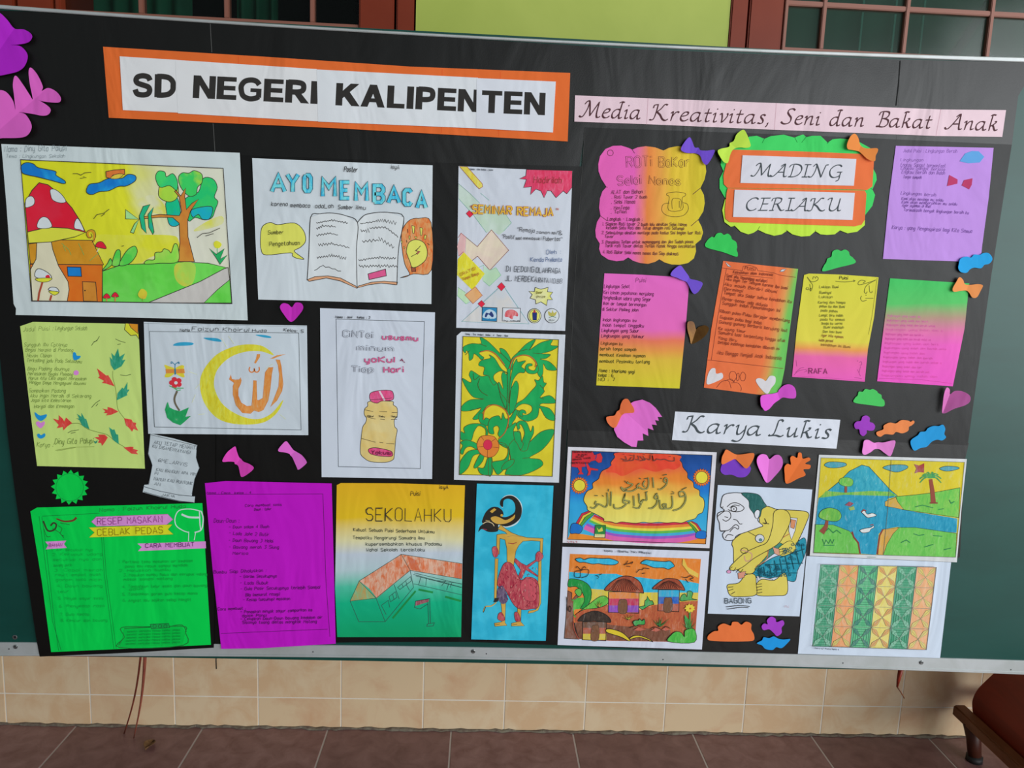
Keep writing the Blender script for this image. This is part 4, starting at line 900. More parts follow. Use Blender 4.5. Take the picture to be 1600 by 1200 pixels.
for y_, x0, x1, t in ((697, 485, 870, '1. Pertama tama masukan air kedalam'), (720, 520, 845, 'panci lalu rebus sampai mendidih'), (742, 488, 755, '2. Haluskan bumbu'), (765, 512, 945, '3. Masukan bumbu halus dan kerupuk udang'), (788, 512, 765, 'masak sampai matang'), (825, 505, 945, '4. Tambahkan telur sosis dan daun bawang'), (840, 540, 615, 'aduk'), (865, 505, 895, '5. Tambahkan garam gula kecap manis'), (898, 508, 862, '6. Angkat lalu sajikan selagi hangat')): k.text('0c8434', t, (x0, y_+4), (x1, y_-2), 4.2, .65, jit=.5)
for i in range(5): k.text('0a7c34', 'selamat mencoba resep ceblak pedas', (530-i*2, 1062+i*16), (805, 1052+i*16), 3, .5, jit=.5)
k.build()

# ------------------------------------------------------------------ 10 purple recipe
Z = (310, 740, 4.139)
s = sheet('recipe_sheet', 'plain magenta purple recipe sheet with black handwriting and thin border line', 'paper', "42,62 180,48 862,64 888,1100 700,1112 400,1130 148,1134 90,600", 'a310a6', Z, y=.0062)
k = Ink(s, Z); PP = '4c1050'
k.lines(PP, "55,134 805,132 825,700 850,1055|145,1034 835,1006", .8); k.build()
k = Ink(s, Z, 'lettering', .0004)
for t, a, b, h in (('Nama : Caca  kelas : 4', (55,132), (340,130), 3.4), ('Cara membuat sosis', (302,215), (538,208), 4), ('Daun : telur', (362,240), (470,236), 4), ('Daun-Daun :', (100,318), (262,318), 6.5), ('- Daun salam 4 Buah', (198,355), (455,352), 4.6), ('- Lada Jahe 2 Butir', (198,395), (455,405), 5), ('- Daun Bawang 3 Helai', (195,440), (482,446), 5), ('- Bawang merah 3 Siung', (198,485), (520,486), 5), ('Merica', (222,525), (320,525), 4.6),
    ('Bumbu Siap Dihaluskan :', (98,648), (438,635), 5), ('- Garam Secukupnya', (268,675), (505,672), 4.6), ('- Lada Bubuk', (270,718), (450,716), 5), ('- Gula Pasir Secukupnya terlebih Sambal', (272,755), (785,745), 5), ('Bila (menurut resep)', (305,795), (525,788), 5), ('- Kecap (secukup) masakan', (290,825), (592,818), 4.6), ('Cara membuat :', (125,885), (305,880), 4.4), ('- Panaskan minyak sayur campurkan ke', (272,905), (735,890), 4.6), ('dalam Panci', (285,928), (440,926), 4.4), ('- Celupkan Daun-Daun bawang kedalam air', (272,950), (800,938), 4.6), ('Sisanya tuang diatas mangkok Matang', (285,972), (765,966), 4.6)): k.text(PP, t, a, b, h, .85, .15, .4)
k.build()

# ------------------------------------------------------------------ 11 school poem
Z = (510, 740, 4.443)
s = sheet('poem_sheet', 'yellow to white to green sheet headed SEKOLAHKU with a drawn school building', 'paper', "72,80 100,66 500,68 962,82 945,600 935,1135 75,1135 60,800",
          blend('yellow_white_green_paper', [(0, 'c8991c'), (.22, 'c8a41e'), (.36, 'c2bc90'), (.45, 'b8c2cc'), (.55, 'aec4c8'), (.66, '44a88c'), (.76, '0c9a70'), (1, '0a8c58')], (620, 752), (623, 996), L_at(625), 'LINEAR', .01), Z)
k = Ink(s, Z)
RF = 'c c0643c c89c84'
k.fill(RF, "228,745 520,562 582,672 350,865 300,800", line=.1); k.fill(RF, "520,560 943,625 940,732 582,672"); k.fill('c a8854c 7c9c6c', "228,745 345,865 165,885", line=.1)
k.fill('c c05a2c', "560,572 620,600 650,675 590,668"); k.fill('c c05a2c', "895,622 943,628 940,732 890,720")
k.lines('2c4a44', "943,625 520,560 228,745 165,885 345,865 582,672 940,732|228,745 345,865 408,1028|165,885 225,1028 408,1028 605,790 582,672|520,560 582,672|605,765 940,842|605,700 940,790|382,915 430,880 440,930|382,915 415,978|470,770 505,870|435,855 480,820 490,860 445,890 435,855|460,838 470,878|495,790 585,715 590,745 510,805 495,790|525,768 535,790|550,745 560,770|555,770 578,812|640,775 655,720 695,728 690,778|610,690 940,768|620,710 935,790|710,735 940,765|830,740 800,780|850,760 835,810|870,760 860,790", .75)
k.line('1c7a3c', "460,1005 540,910 620,815", 2.6); k.line('1c7a3c', "640,805 740,825", 3); k.line('1c7a3c', "825,855 935,885", 3.2)
k.fill('c 7c3a44 8c5a60', "620,885 712,868 710,890 618,918"); k.lines('2c4a44', "718,868 620,885 612,930 650,940 705,905|705,890 710,1045|718,865 722,1040|700,1045 750,1035 742,1058 698,1060 700,1045", .8); k.build()
k = Ink(s, Z, 'lettering', .0008)
k.text(BLK, 'isyA', (785, 106), (845, 106), 5.5, .95); k.text(BLK, 'Puisi', (585, 154), (648, 154), 7, .85); k.text('2e2c28', 'SEKOLAHKU', (275, 328), (865, 334), 20, 1.0, 0, .15); k.text('2e2c28', 'SEK', (279, 330), (450, 334), 20, .7, 0, .15)
for t, a, b in (('Kubuat Sebuah Puisi Sederhana Untukmu', (188,400), (750,415)), ('Tempatku Mengarungi Samudra ilmu', (185,455), (682,458)), ('kupersembahkan khusus Padamu', (275,500), (800,500)), ('Wahai Sekolah tercintaku', (278,540), (682,540))): k.text('2e3834', t, a, b, 5, .85, 0, .3)
k.build()

# ------------------------------------------------------------------ 12 puppet on blue
Z = (725, 740, 4.447)
s = sheet('painting', 'narrow sky blue painting of a golden shadow puppet figure with black curled hair', 'painting', "90,70 622,84 568,1162 50,1152", 'w 2aa0bc 38acc6', Z)
k = Ink(s, Z); GD = 'w b8903c c09a48'; RDD = 'c 98283c b05458'
k.line('c8d4d4', "268,235 255,200 285,160 340,155 390,200 400,260 370,340 300,370 230,360", 2.0, True)
k.fill('26221f', "270,232 250,215 258,180 300,154 345,158 385,195 402,250 390,310 345,350 290,368 240,355 235,400 170,405 125,385 100,405 110,370 130,350 125,330 150,270 190,235 230,232 265,255 275,285 265,300 300,300 350,270 355,220 335,185 300,175 275,190", True)
k.fill(GD, "185,308 215,295 250,305 290,322 335,300 355,282 348,315 300,345 240,352 200,335", True, .5); k.fill(GD, "180,262 210,240 225,250 195,275"); k.oval(GD, 262, 290, 9); k.line('c8b48c', "130,350 160,335 195,345 210,365", 1.1, True); k.line('a89058', "150,325 180,330", 1); k.line('7c3040', "130,385 160,390", 1.5)
k.fill(GD, "235,385 255,355 290,385 330,410 380,430 440,445 550,450 548,475 545,560 528,560 530,470 470,465 410,470 380,500 360,540 345,640 300,640 298,520 285,460 250,450 245,560 225,560 228,425 265,418 300,420 285,405", line=.7, lc='4a3c20')
k.line('7c6c50', "300,440 340,430 400,440", .5); k.line('8c3034', "305,482 340,488 365,478", 1.2)
k.fill(GD, "215,590 238,590 225,870 210,870", line=.4); k.fill(GD, "518,600 538,600 535,900 515,950 480,965 445,972 450,955 500,945 512,900", line=.4)
k.fill(GD, "245,800 300,840 290,900 285,1035 300,1055 215,1062 210,1040 262,1030 262,940", line=.5); k.fill(GD, "330,820 400,860 395,1030 420,1058 330,1060 330,1040 370,1030 372,930", line=.5); k.lines('4a3c20', "215,1050 250,1045|335,1050 370,1046", .7)
k.fill(RDD, "280,625 310,615 345,640 370,700 400,740 440,718 500,735 520,790 518,920 470,940 400,945 350,915 310,850 280,800 235,780 240,720 260,660", True, .7, '5a1c28'); k.fill('c c0505c a84850', "395,760 440,728 490,745 505,800 495,880 430,880 400,840", True, .5, '6a2430')
k.fill(RDD, "358,588 395,620 435,640 500,598 505,608 445,655 515,710 510,716 430,668 400,730 375,720 395,670 350,610", line=.5, lc='5a1c28')
for q in ("195,520 220,505 240,545 228,580 205,575", "500,560 525,540 552,575 525,610 500,605", "240,975 262,965 285,1010 265,1025 235,1010", "350,970 375,965 395,1020 360,1025"): k.fill(RDD, q, True, .4)
k.fill('c 3c2c4c 6a5a70', "235,800 270,780 300,850 300,890 265,905 230,860", True); k.line(GD, "225,895 190,920 150,925 135,960", 1.6, True); k.fill('2a2628', "205,895 215,865 245,862 235,890"); k.line('2a2628', "150,925 135,965", 1.2)
rr = random.Random(5)
for _ in range(70): 
    x, y_ = rr.uniform(250, 510), rr.uniform(650, 930)
    if (x-250)*.9 > (y_-820): k.line('7a1c30' if _ % 3 else 'c89080', [(Z[0]+x/Z[2], Z[1]+y_/Z[2]), (Z[0]+(x+rr.uniform(-8, 8))/Z[2], Z[1]+(y_+rr.uniform(8, 16))/Z[2])], .8, up=False)
k.build()

# ------------------------------------------------------------------ 13 calligraphy with rainbow
Z = (870, 690, 6.154)
s = sheet('painting', 'white framed painting of Arabic calligraphy on an orange cloud above a rainbow', 'painting', "108,50 800,75 1538,103 1468,1025 56,972", 'd6d4da', Z)
k = Ink(s, Z)
k.fill(blend('blue_sky_wash', [(0, '123c78'), (.22, '1a4a90'), (.42, '1c6cb8'), (.6, '2c94c4'), (1, '3ca4c8')], (1010, 705), (1005, 845), s.L), "148,88 1494,132 1432,985 104,940")
k.fill('d8802c', "104,940 130,880 250,890 600,950 1300,930 1434,930 1432,985"); 
RB = ['b82c40', 'd87c34', 'd8c444', '58a848', '3c9cc0', '8c50b0', 'c85c9c', 'd8906c']
for i, c in enumerate(RB):
    t = i*24; top = [(360-14*i, 700+i*17), (500, 752+i*24), (700, 778+i*24), (950, 785+i*25), (1200, 772+i*25), (1300+i*8, 770+i*21)]
    bot = [(1340+i*5, 960), (900, 985), (400, 950), (200+i*10, 900)] if i == 99 else [(1300+i*8, 770+i*21+40), (1200, 772+i*25+45), (950, 785+i*25+45), (700, 778+i*24+45), (500, 752+i*24+45), (340-14*i, 700+i*17+40)]
    p = smooth([(Z[0]+x/Z[2], Z[1]+y/Z[2]) for x, y in top], False, 4)+smooth([(Z[0]+x/Z[2], Z[1]+y/Z[2]) for x, y in bot], False, 4)
    if i < 7: k.fill('w %s %s' % (c, c), p)
for q, c in (("310,665 240,690 180,790 200,805 250,715 335,675", 'b82c40'), ("330,672 250,712 200,805 215,812 268,730 345,685", 'ccb43c'), ("345,682 280,720 212,812 235,820 300,745 358,700", '4c9438'), ("1300,765 1350,790 1390,850 1378,862 1335,800 1285,770", 'b82c40'), ("1285,768 1335,800 1380,865 1365,872 1320,815 1270,772", 'ccb43c'), ("1270,772 1320,815 1360,872 1340,880 1300,825 1255,775", '4c9438')): k.fill(c, q, line=.6)
k.fill('1c68b4', "130,880 135,810 160,785 200,790 245,820 240,860 215,885 180,882", True, .8); k.fill('1c68b4', "1340,925 1340,880 1370,860 1430,865 1433,930", True, .6)
OC = blend('orange_cloud_wash', [(0, 'c84a34'), (.2, 'd05a38'), (.38, 'd8782c'), (.52, 'd89c40'), (.66, 'd4bc50'), (1, 'd2c864')], (1012, 706), (1008, 820), s.L, wob=.07)
k.fill(OC, "595,108 560,150 520,200 520,240 440,280 415,320 400,360 345,400 345,450 290,480 258,560 290,620 300,660 380,700 450,740 455,765 520,770 570,785 620,772 680,778 760,785 830,775 900,782 980,776 1060,782 1130,776 1200,782 1260,760 1330,740 1360,700 1400,680 1420,610 1410,550 1375,520 1370,470 1320,440 1310,390 1260,350 1255,300 1215,250 1200,200 1160,160 1150,128", True, .9)
k.fill('w d0402c d4502c', "605,105 1150,128 1180,180 1190,230 1130,270 1060,260 950,290 800,260 640,330 560,300 470,290 530,220 560,150", True)
# sun discs
for cx, cy, r in ((218, 422, 70), (1394, 345, 72)):
    st = []
    for i in range(40):
        a_ = math.pi*2*i/40; q = (r+14 if i % 2 else r-2); st.append((Z[0]+(cx+q*math.cos(a_))/Z[2], Z[1]+(cy+q*math.sin(a_))/Z[2]))
    k.fill('d8702c', st, line=.6, lc='8c3c1c'); k.oval('d2c43c', cx, cy, r-14, r-14, .8)
k.fill('c02c34', "150,92 345,92 360,130 420,110 440,150 430,200 400,205 370,180 330,190 300,215 320,250 400,265 395,280 330,275 320,320 290,330 305,290 280,240 240,245 240,290 260,315 200,315 220,290 200,250 140,240", line=.3); k.lines('1c3c74', "345,100 380,130 370,170|300,215 350,215|270,200 290,260", 1.4, True)
k.fill('2c7c3c', "370,805 470,805 465,925 360,920", line=.8); k.fill('c8c04c', "385,825 405,850 435,820 445,860 400,870"); k.fill('ccc890', "368,888 460,892 458,922 362,918")
k.line('2b2623', "148,88 1494,132 1432,985 104,940", .8, closed=True); k.build()
k = Ink(s, Z, 'lettering', .0022)
AR = '5c6c44'
def arab(q, w=2.2):
    for r in q.split('|'): k.line('4c5438', r, w, True, up=False)
    k.up()
    for r in q.split('|'): k.line('a8a45c', r, w*.35, True, up=False)
    k.up()
arab("925,345 932,445|880,345 885,400 870,450 830,458 790,440 740,470 700,478 640,470 622,440 650,455 700,440 730,410 680,400 690,385|850,375 830,410 850,440|800,400 770,430 800,450|1060,400 1030,380 1045,350 1065,370 1050,420 1000,460 975,455", 2.0)
arab("525,480 518,620|485,490 490,590 470,630 430,610 400,600 370,600 380,570|400,600 360,640 325,630|550,600 560,640 620,640 670,600 640,580 660,500 650,560 700,575 690,600|740,520 745,620|790,500 800,590 830,560 815,590 790,640 735,630|860,490 865,560 840,560", 2.2)
arab("1110,520 1115,600 1100,640 1050,645 1000,640 990,560|1040,640 1020,610 1050,600 1050,640|970,560 940,540 960,510 975,540 960,600 920,640 885,640|1235,520 1190,530 1180,490 1215,480 1240,520 1235,580 1190,640 1120,665", 2.2)
k.lines('4c5438', "1200,465 1250,440|1020,325 1060,315|840,360 870,352|795,350 812,362|500,455 495,480|365,520 395,520|640,480 680,460|850,490 875,480|1100,505 1130,500|950,505 970,495|655,375 665,395|1110,480 1130,490|440,515 450,530|1000,360 1010,350", 1.3)
k.lines('6a3c34', "1130,150 1130,185 1080,185 1040,170 1000,175 960,165|960,170 930,185 920,130 925,180|900,130 895,175 870,165|860,160 840,180 800,140|830,140 845,175 800,185|780,135 790,175 760,170|745,125 740,175 700,185|720,150 690,185 640,185|660,140 670,175 620,165", 1.3, True); k.lines('6a3c34', "1080,145 1100,142|900,120 930,118|830,125 850,128|700,130 730,135|640,125 650,120", .9)
for t, a, b in (('TOLONG MENOLONG', (155,108), (335,108)), ('DI JALAN', (205,135), (290,133)), ('ALLAH', (185,155), (255,152)), ('ORANG YANG', (155,185), (325,165)), ('BERTAQWA', (145,215), (310,212))): k.text('3c1c20', t, a, b, 2.6, .75)
k.text('b04048', 'L A L A', (108, 968), (195, 972), 2.4, .9); k.text('d0cc7c', 'PUSAT', (385, 903), (440, 905), 1.6, .6); k.build()

# ------------------------------------------------------------------ 14 huts
Z = (860, 845, 6.4)
s = sheet('painting', 'crayon painting of three round thatched huts under an orange sky', 'painting', "120,60 1590,105 1515,1087 72,1042", 'ced2e0', Z)
k = Ink(s, Z)
k.fill('c d07428 d4803c', "195,130 1506,182 1440,1015 138,975"); k.fill('c 28a0c4 3cacc8', "186,310 400,330 660,330 760,360 900,365 1040,385 1300,390 1485,428 1478,518 1200,520 900,515 410,480 180,440")
k.fill('c ccb838', "410,480 900,515 1480,520 1475,600 1300,640 1000,640 900,690 560,640 390,620")
k.fill('c a04c34 b0603c', "238,745 300,700 450,675 560,635 760,730 900,690 1050,640 1300,610 1475,598 1450,930 1440,1015 600,1000 300,980 240,800")
k.fill('c 6a4030 7c5240', "240,820 400,800 600,840 800,860 1000,880 1200,890 1200,1008 560,995 240,980"); k.fill('c 7a4c38', "138,975 160,700 175,500 215,520 215,590 260,540 285,550 235,620 230,800 285,985", line=1)
k.fill('c 3c9c40 58ac48', "178,460 180,400 250,380 330,400 390,450 415,520 410,580 380,640 300,680 240,690 238,740 260,760 235,750 230,610 270,570 220,600 205,520 178,500", True)
k.fill('c 1c8038 288c40', "180,400 200,380 260,385 320,400 380,440 410,500 405,570 370,650 300,680 340,600 320,520 260,460 180,460", True, .9); k.fill('5ca848', "245,505 275,478 308,490 312,530 290,558 262,540", True, .9)
k.fill('c 50a440 68b048', "240,745 380,640 480,565 540,552 578,580 572,630 480,670 330,690", True, .9)
k.fill('c 3c9848', "940,650 945,600 965,585 970,555 995,600 1020,600 1035,635 985,650 920,690 880,660", line=1); k.fill('c 3c9848', "1300,600 1310,550 1345,530 1365,560 1370,510 1400,502 1425,525 1415,575 1470,590 1380,595", True, .9)
def hut(x0, x1, yt, yb, cols, ov, yr, top, dr):
    h = (yb-yt)/len(cols)
    for i, c in enumerate(cols): k.fill('c '+c, "%d,%f %d,%f %d,%f %d,%f" % (x0, yt+i*h, x1, yt+i*h, x1, yt+i*h+h, x0, yt+i*h+h))
    k.line('2b2623', "%d,%d %d,%d %d,%d %d,%d" % (x0, yt, x0-4, yb, x1-6, yb+10, x1, yt), 1, closed=True)
    k.fill('c 7c5840 6a4834', dr, True, .5)
    k.fill('c 8c402c 9c5038' if top != 'k' else 'c 2c2422 443830', yr, True, 1.1)
hut(582, 888, 510, 715, ['d07c34', 'b82c50', '8440a8'], 0, "540,490 600,420 680,370 750,352 830,365 900,420 932,515 900,520 730,510 600,500", 'r', "680,715 685,600 720,585 765,600 762,720")
hut(1080, 1290, 490, 700, ['28a0c4', '1c58ac', 'a8543c'], 0, "1020,475 1080,420 1150,380 1220,378 1290,400 1345,490 1300,492 1180,485 1060,485", 'r', "1135,705 1140,580 1175,568 1215,580 1212,705")
hut(325, 560, 810, 990, ['6a4834', 'a85034', 'ccb430'], 0, "275,800 320,745 400,710 470,705 540,730 590,770 605,812 560,815 440,800 320,805", 'k', "405,990 415,860 450,845 485,860 480,990")
rr = random.Random(2)
for cx, y0_, y1_, hw, n in ((735, 375, 505, 170, 15), (1185, 395, 482, 140, 13)):
    for i in range(n):
        t = (i/(n-1)-.5)*2; k.line('3c2420', "%f,%f %f,%f" % (cx+t*hw*.35, y0_+abs(t)*18, cx+t*hw*.93, y1_-abs(t)*10+rr.uniform(-6, 6)), .7)
for q in ("250,185 300,172 340,188 400,172 520,178 600,178 680,210 640,240 540,238 480,228 420,232 340,215 290,215", "905,225 950,192 1010,198 1080,205 1150,208 1200,205 1240,250 1215,268 1180,285 1130,270 1040,268 960,240"): k.fill('c 28a0c4 3cacc8', q, True, 1)
k.fill('c ccac48 d0b050', "1325,180 1340,185 1370,260 1480,330 1478,370 1390,330 1320,240"); k.fill('ccb430', "560,885 620,885 720,920 795,990 780,1000 700,960 570,918", True, 1); k.fill('ccb430', "790,985 830,952 900,950 980,980 1025,1012 960,985 880,965", True, .9)
def tuft(x, y_, c, pl, w_=.8):
    for dx, dy in pl: k.fill(c, "%d,%d %d,%d %d,%d" % (x-7, y_, x+dx, y_+dy, x+7, y_), line=w_)
tuft(780, 790, 'ccb840', ((-70, -30), (-45, -50), (-5, -50), (25, -45), (60, -50))); tuft(485, 665, 'ccc048', ((-40, -40), (-15, -60), (10, -70), (35, -50))); tuft(1090, 860, '3c9848', ((-70, -75), (-30, -70), (0, -100), (30, -100), (110, -90), (80, -50)))
k.fill('c 3c9848', "825,815 850,795 880,795 895,780 915,800 940,785 942,835 880,840 850,855", True, 1); k.fill('c 3c9848', "1345,740 1385,790 1385,885 1360,880 1340,780"); k.line('3c9040', "1395,715 1395,890", 2.2)
tuft(1390, 895, '48a048', ((-80, -75), (-60, -160), (-20, -120), (40, -130), (70, -80))); k.fill('c 3ca03c 54ac48', "1180,1008 1210,940 1260,908 1310,920 1340,960 1350,895 1440,885 1440,1015", True, .8)
st = [(Z[0]+(1395+(56 if i % 2 else 40)*math.cos(i*.349))/Z[2], Z[1]+(675+(46 if i % 2 else 34)*math.sin(i*.349))/Z[2]) for i in range(18)]; k.fill('d2bc40', st, line=.4, lc='a08430'); k.oval('b85c2c', 1398, 678, 10)
k.fill('c b4543c', "830,895 880,865 960,885 900,900"); k.fill('c b4543c', "1005,900 1050,870 1110,890 1060,908"); k.fill('c b4543c', "1110,888 1150,865 1190,890 1150,900")
k.lines('2b2623', "790,870 850,852 910,855|1000,880 1050,862 1110,890|1130,870 1160,858 1200,878|735,245 760,225 775,200|735,240 800,225 825,210 810,235|760,255 800,258|860,320 890,290 920,290 935,275 990,280|915,330 950,322|455,350 475,352 485,370|485,345 515,330|470,375 480,382|1310,360 1360,370 1400,350 1430,370 1400,385 1430,405|1350,380 1380,420|305,295 270,258 255,275|305,295 340,260 358,275|300,300 245,310 245,360 300,365 305,300 380,290 370,350 310,370|195,650 180,680 195,710 210,680 195,650|160,560 170,700|240,820 262,940 285,980", 1.0, True)
k.line('9c4838', "232,750 232,860 260,940 285,982", 1.2, True); k.build()
k = Ink(s, Z, 'lettering', .0024); k.text('3a4048', 'Nama : ISlaMia TiKi PRatiwi', (540, 108), (1005, 132), 2.8, .9, 0); k.build()

# ------------------------------------------------------------------ 15 stooping man
Z = (1090, 690, 3.58)
s = sheet('drawing_sheet', 'white sheet with a drawn stooping big-nosed man in a blue checked skirt', 'drawing', "113,243 642,268 570,978 57,962", 'c8d4e4', Z)
k = Ink(s, Z)
YL = 'w c8b850 ccbc58'
k.fill('c 1c8098 2c90a4', "305,735 340,700 420,650 500,620 560,560 600,540 608,600 590,660 560,720 545,780 500,775 460,755 400,765 340,765", True, .9)
k.fill('c8ccd0', "330,750 420,770 415,792 340,790", line=.7)
k.fill(YL, "330,795 360,770 430,775 480,735 500,760 500,850 440,862 345,862 325,845 325,815", True, 1); k.fill(YL, "170,800 230,790 270,745 320,745 328,800 325,858 230,868 185,862 168,830", True, 1)
k.fill(YL, "345,400 385,362 440,378 500,382 590,388 622,405 610,450 560,560 520,610 470,640 450,610 380,650 330,710 300,740 240,730 205,690 200,600 192,575 205,545 270,500 330,480 345,450", True, 1.1)
k.fill('d6d8de', "515,425 558,428 545,500 525,550 510,500", line=.8); k.fill('w c8845c c88c68', "522,435 550,440 540,488 520,480", line=.6)
k.fill('c 1c7868', "390,600 430,555 480,575 515,570 480,600 430,625 385,660 340,705 320,712 370,660 395,625", True, .8)
k.line('b06c44', "325,700 385,660 400,600 460,548 515,515", 1.2, True)
k.fill(YL, "430,390 495,385 520,440 480,530 440,580 320,650 255,700 210,720 180,715 190,690 260,625 330,590 390,560 420,470", True, 1)
k.fill(YL, "450,600 500,560 530,560 550,600 520,625 480,640 455,630", True, .8); k.lines('2b2623', "455,605 495,595|455,618 500,610|465,632 505,622|200,725 215,705|215,732 235,712|235,738 255,712|175,715 195,700|170,815 200,812|170,835 200,825|185,855 210,840|330,800 360,795|328,815 360,810|328,832 360,826|335,848 362,842", .9)
k.fill('w c8907c c89478', "420,590 455,600 460,640 430,625", line=.6); k.fill('w c8846c c88c74', "225,735 270,725 260,760 228,768", line=.6); k.line('c09078', "240,605 300,625 298,660 270,668 262,640", 1.6, True); k.oval(None, 262, 610, 20, 16, .9); k.oval('c88cb0', 175, 728, 12, 9, .6)
k.oval('ccd0d4', 348, 542, 25, 23, .9); k.oval('4c7c80', 352, 550, 9, 8, .4); k.line('2b2623', "275,500 320,525 330,530", .8)
k.fill('d6d8de', "132,340 145,300 190,287 250,288 300,300 330,340 340,400 335,440 365,470 345,480 275,505 220,525 200,550 155,550 140,520 155,500 128,500 122,455 112,430 115,400 150,385 130,365", True, 1.1)
k.fill('c 1c5450 2c6460', "245,290 300,288 345,300 372,340 385,362 360,380 350,420 325,428 312,400 290,370 285,330", True, .8); k.fill('d6d8de', "318,400 332,382 348,390 340,425 325,428", True, .8)
k.lines('2b2623', "165,365 190,345 225,345 260,370 240,390 200,392 170,380|180,370 205,355 235,360|110,420 150,390 180,395 185,425 160,445 140,435|150,420 170,425|200,435 220,440 235,460 250,460|130,500 175,495 210,465 230,475 225,490 205,480 180,505|375,430 385,455 375,460|365,455 400,460|155,540 170,520 200,525|130,370 145,365", 1.2, True); k.oval(None, 203, 377, 16, 14, 1.3); k.oval('2b2623', 203, 377, 4)
k.lines('14505c', "340,720 350,765|370,700 380,755|400,685 415,750|430,665 445,745|460,655 475,735|490,640 510,730|520,630 540,715|550,610 570,690|580,580 595,650|320,735 560,735|380,690 590,680|460,650 600,600", 1.3)
rr = random.Random(9)
for i in range(60):
    x, y_ = rr.uniform(340, 590), 0; y_ = rr.uniform(max(560, 1010-x*.85), min(755, 1300-x)) if x > 480 else rr.uniform(690, 755)
    k.oval(None, x, y_, 8, 6, .7, lc='125060', n=6)
k.lines('2b2623', "160,925 230,918 292,922|165,938 240,928 285,930", .9, True); k.build()
k = Ink(s, Z, 'lettering', .0018); k.text('3a4448', 'BAGONG', (153, 905), (300, 903), 7.6, 1.1, 0); k.text('c09098', 'ni', (488, 928), (508, 930), 4, .6); k.build()

# ------------------------------------------------------------------ 16 lake painting
Z = (1235, 700, 3.583)
s2 = sheet('drawing_sheet', 'white sheet with coloured star pattern columns in green, orange and yellow', 'drawing', "90,605 900,640 838,1176 42,1152", 'ccd8ee', Z, y=.0036)
s = sheet('painting', 'crayon landscape of a blue mountain, river, palm tree and two swans', 'painting', "160,38 988,62 958,340 932,640 108,603", 'd2d4d4', Z, y=.0048)
k = Ink(s, Z)
k.fill('c ccb824 ccbc3c', "172,55 975,80 925,612 130,588"); k.fill('c 2890a8 3ca0b0', "215,235 270,190 330,130 400,95 440,105 500,170 560,235 600,268 160,280", line=.8)
k.fill('c 58a848 8cb454', "165,278 200,240 300,250 450,240 560,245 600,270 400,268"); k.fill('c 2088a8 3498b4', "158,280 300,262 600,270 545,285 530,320 625,345 935,395 930,475 600,442 520,455 495,480 480,598 395,592 375,530 345,475 270,440 138,428")
k.fill('c 60b44c 7cbc50', "590,272 700,262 800,250 950,222 942,390 700,355 625,345 600,300", line=.7); k.fill('c 60b44c 70bc58', "138,428 240,430 330,465 350,490 380,540 392,592 130,585", line=.6); k.fill('c 60b44c 74bc58', "600,445 700,445 930,478 925,612 520,600 540,540 575,480", line=.6)
k.fill('c c8a040', "590,275 530,300 530,325 635,345 600,300", line=.6); k.fill('c c89838', "520,455 608,446 575,480 540,540 520,600 490,598 498,500", line=.6); k.line('7c3c34', "345,468 355,500 380,530 390,592", 2.6); k.line('7c3c34', "518,455 500,490 485,595", 2.2)
for q in ("190,95 220,78 300,82 312,98 270,110 215,110", "518,110 560,95 640,95 658,110 620,130 590,135 550,125", "835,115 870,102 930,105 945,115 900,128 860,128"): k.fill('c 3c98a8', q, True, .7)
k.fill('c 9c3c34', "692,90 722,98 750,85 748,138 720,135 695,142 705,115")
def crown(cx, cy, c):
    for a_ in (-170, -140, -110, -75, -45, -15, 15, 165, 195): 
        r_ = math.radians(a_); x2, y2 = cx+62*math.cos(r_), cy+45*math.sin(r_)+18; k.line(c, [(Z[0]+cx/Z[2], Z[1]+cy/Z[2]), (Z[0]+(cx+x2)/2/Z[2], Z[1]+((cy+y2)/2-14)/Z[2]), (Z[0]+x2/Z[2], Z[1]+y2/Z[2])], (3.4, 1.2), True)
k.line('8c4838', "785,175 795,240 800,305", (5.5, 8)); k.line('7c3c34', "780,308 825,308", 2); crown(785, 165, 'c 2c8460 58a050')
k.line('8c4c3c', "310,250 312,190", 4); k.fill('c 5cb04c 7cb850', "275,200 280,172 320,165 350,180 345,210 310,215", True, .4)
k.line('8c4c3c', "175,475 200,440 210,385", (9, 3)); k.fill('c 5ca848 7cb84c', "160,385 175,350 220,335 270,350 285,385 260,410 200,405", True, .6)
k.fill('d8dcda', "400,360 415,350 430,370 460,365 482,378 440,390 425,385 410,370", True, .7); k.fill('d8dcda', "390,460 420,450 450,445 465,435 468,445 450,455 440,470 405,475", True, .7); k.lines('9c3c34', "398,358 410,345 425,352|448,432 465,428", 1.2); k.fill('c 8c3448', "305,320 330,300 355,310 335,328"); k.fill('c 8ca848', "325,335 355,325 362,345 335,350")
k.lines('2c7c50', "180,510 190,540 200,515 215,535 225,512 235,535 245,512|185,545 245,545|200,465 215,450 240,475 260,460 285,480|690,480 720,490 750,485|800,490 850,495|620,530 650,515 670,530|750,555 800,540|860,570 900,560|700,330 740,320 800,335|830,345 860,340|890,290 900,310 920,300", 1.1)
k.lines('6a7060', "565,68 545,350 520,600|172,55 975,80 925,612 130,588 172,55", .6)
k.lines('4c7c6c', "430,610 480,612|700,360 730,362", .5); k.build()

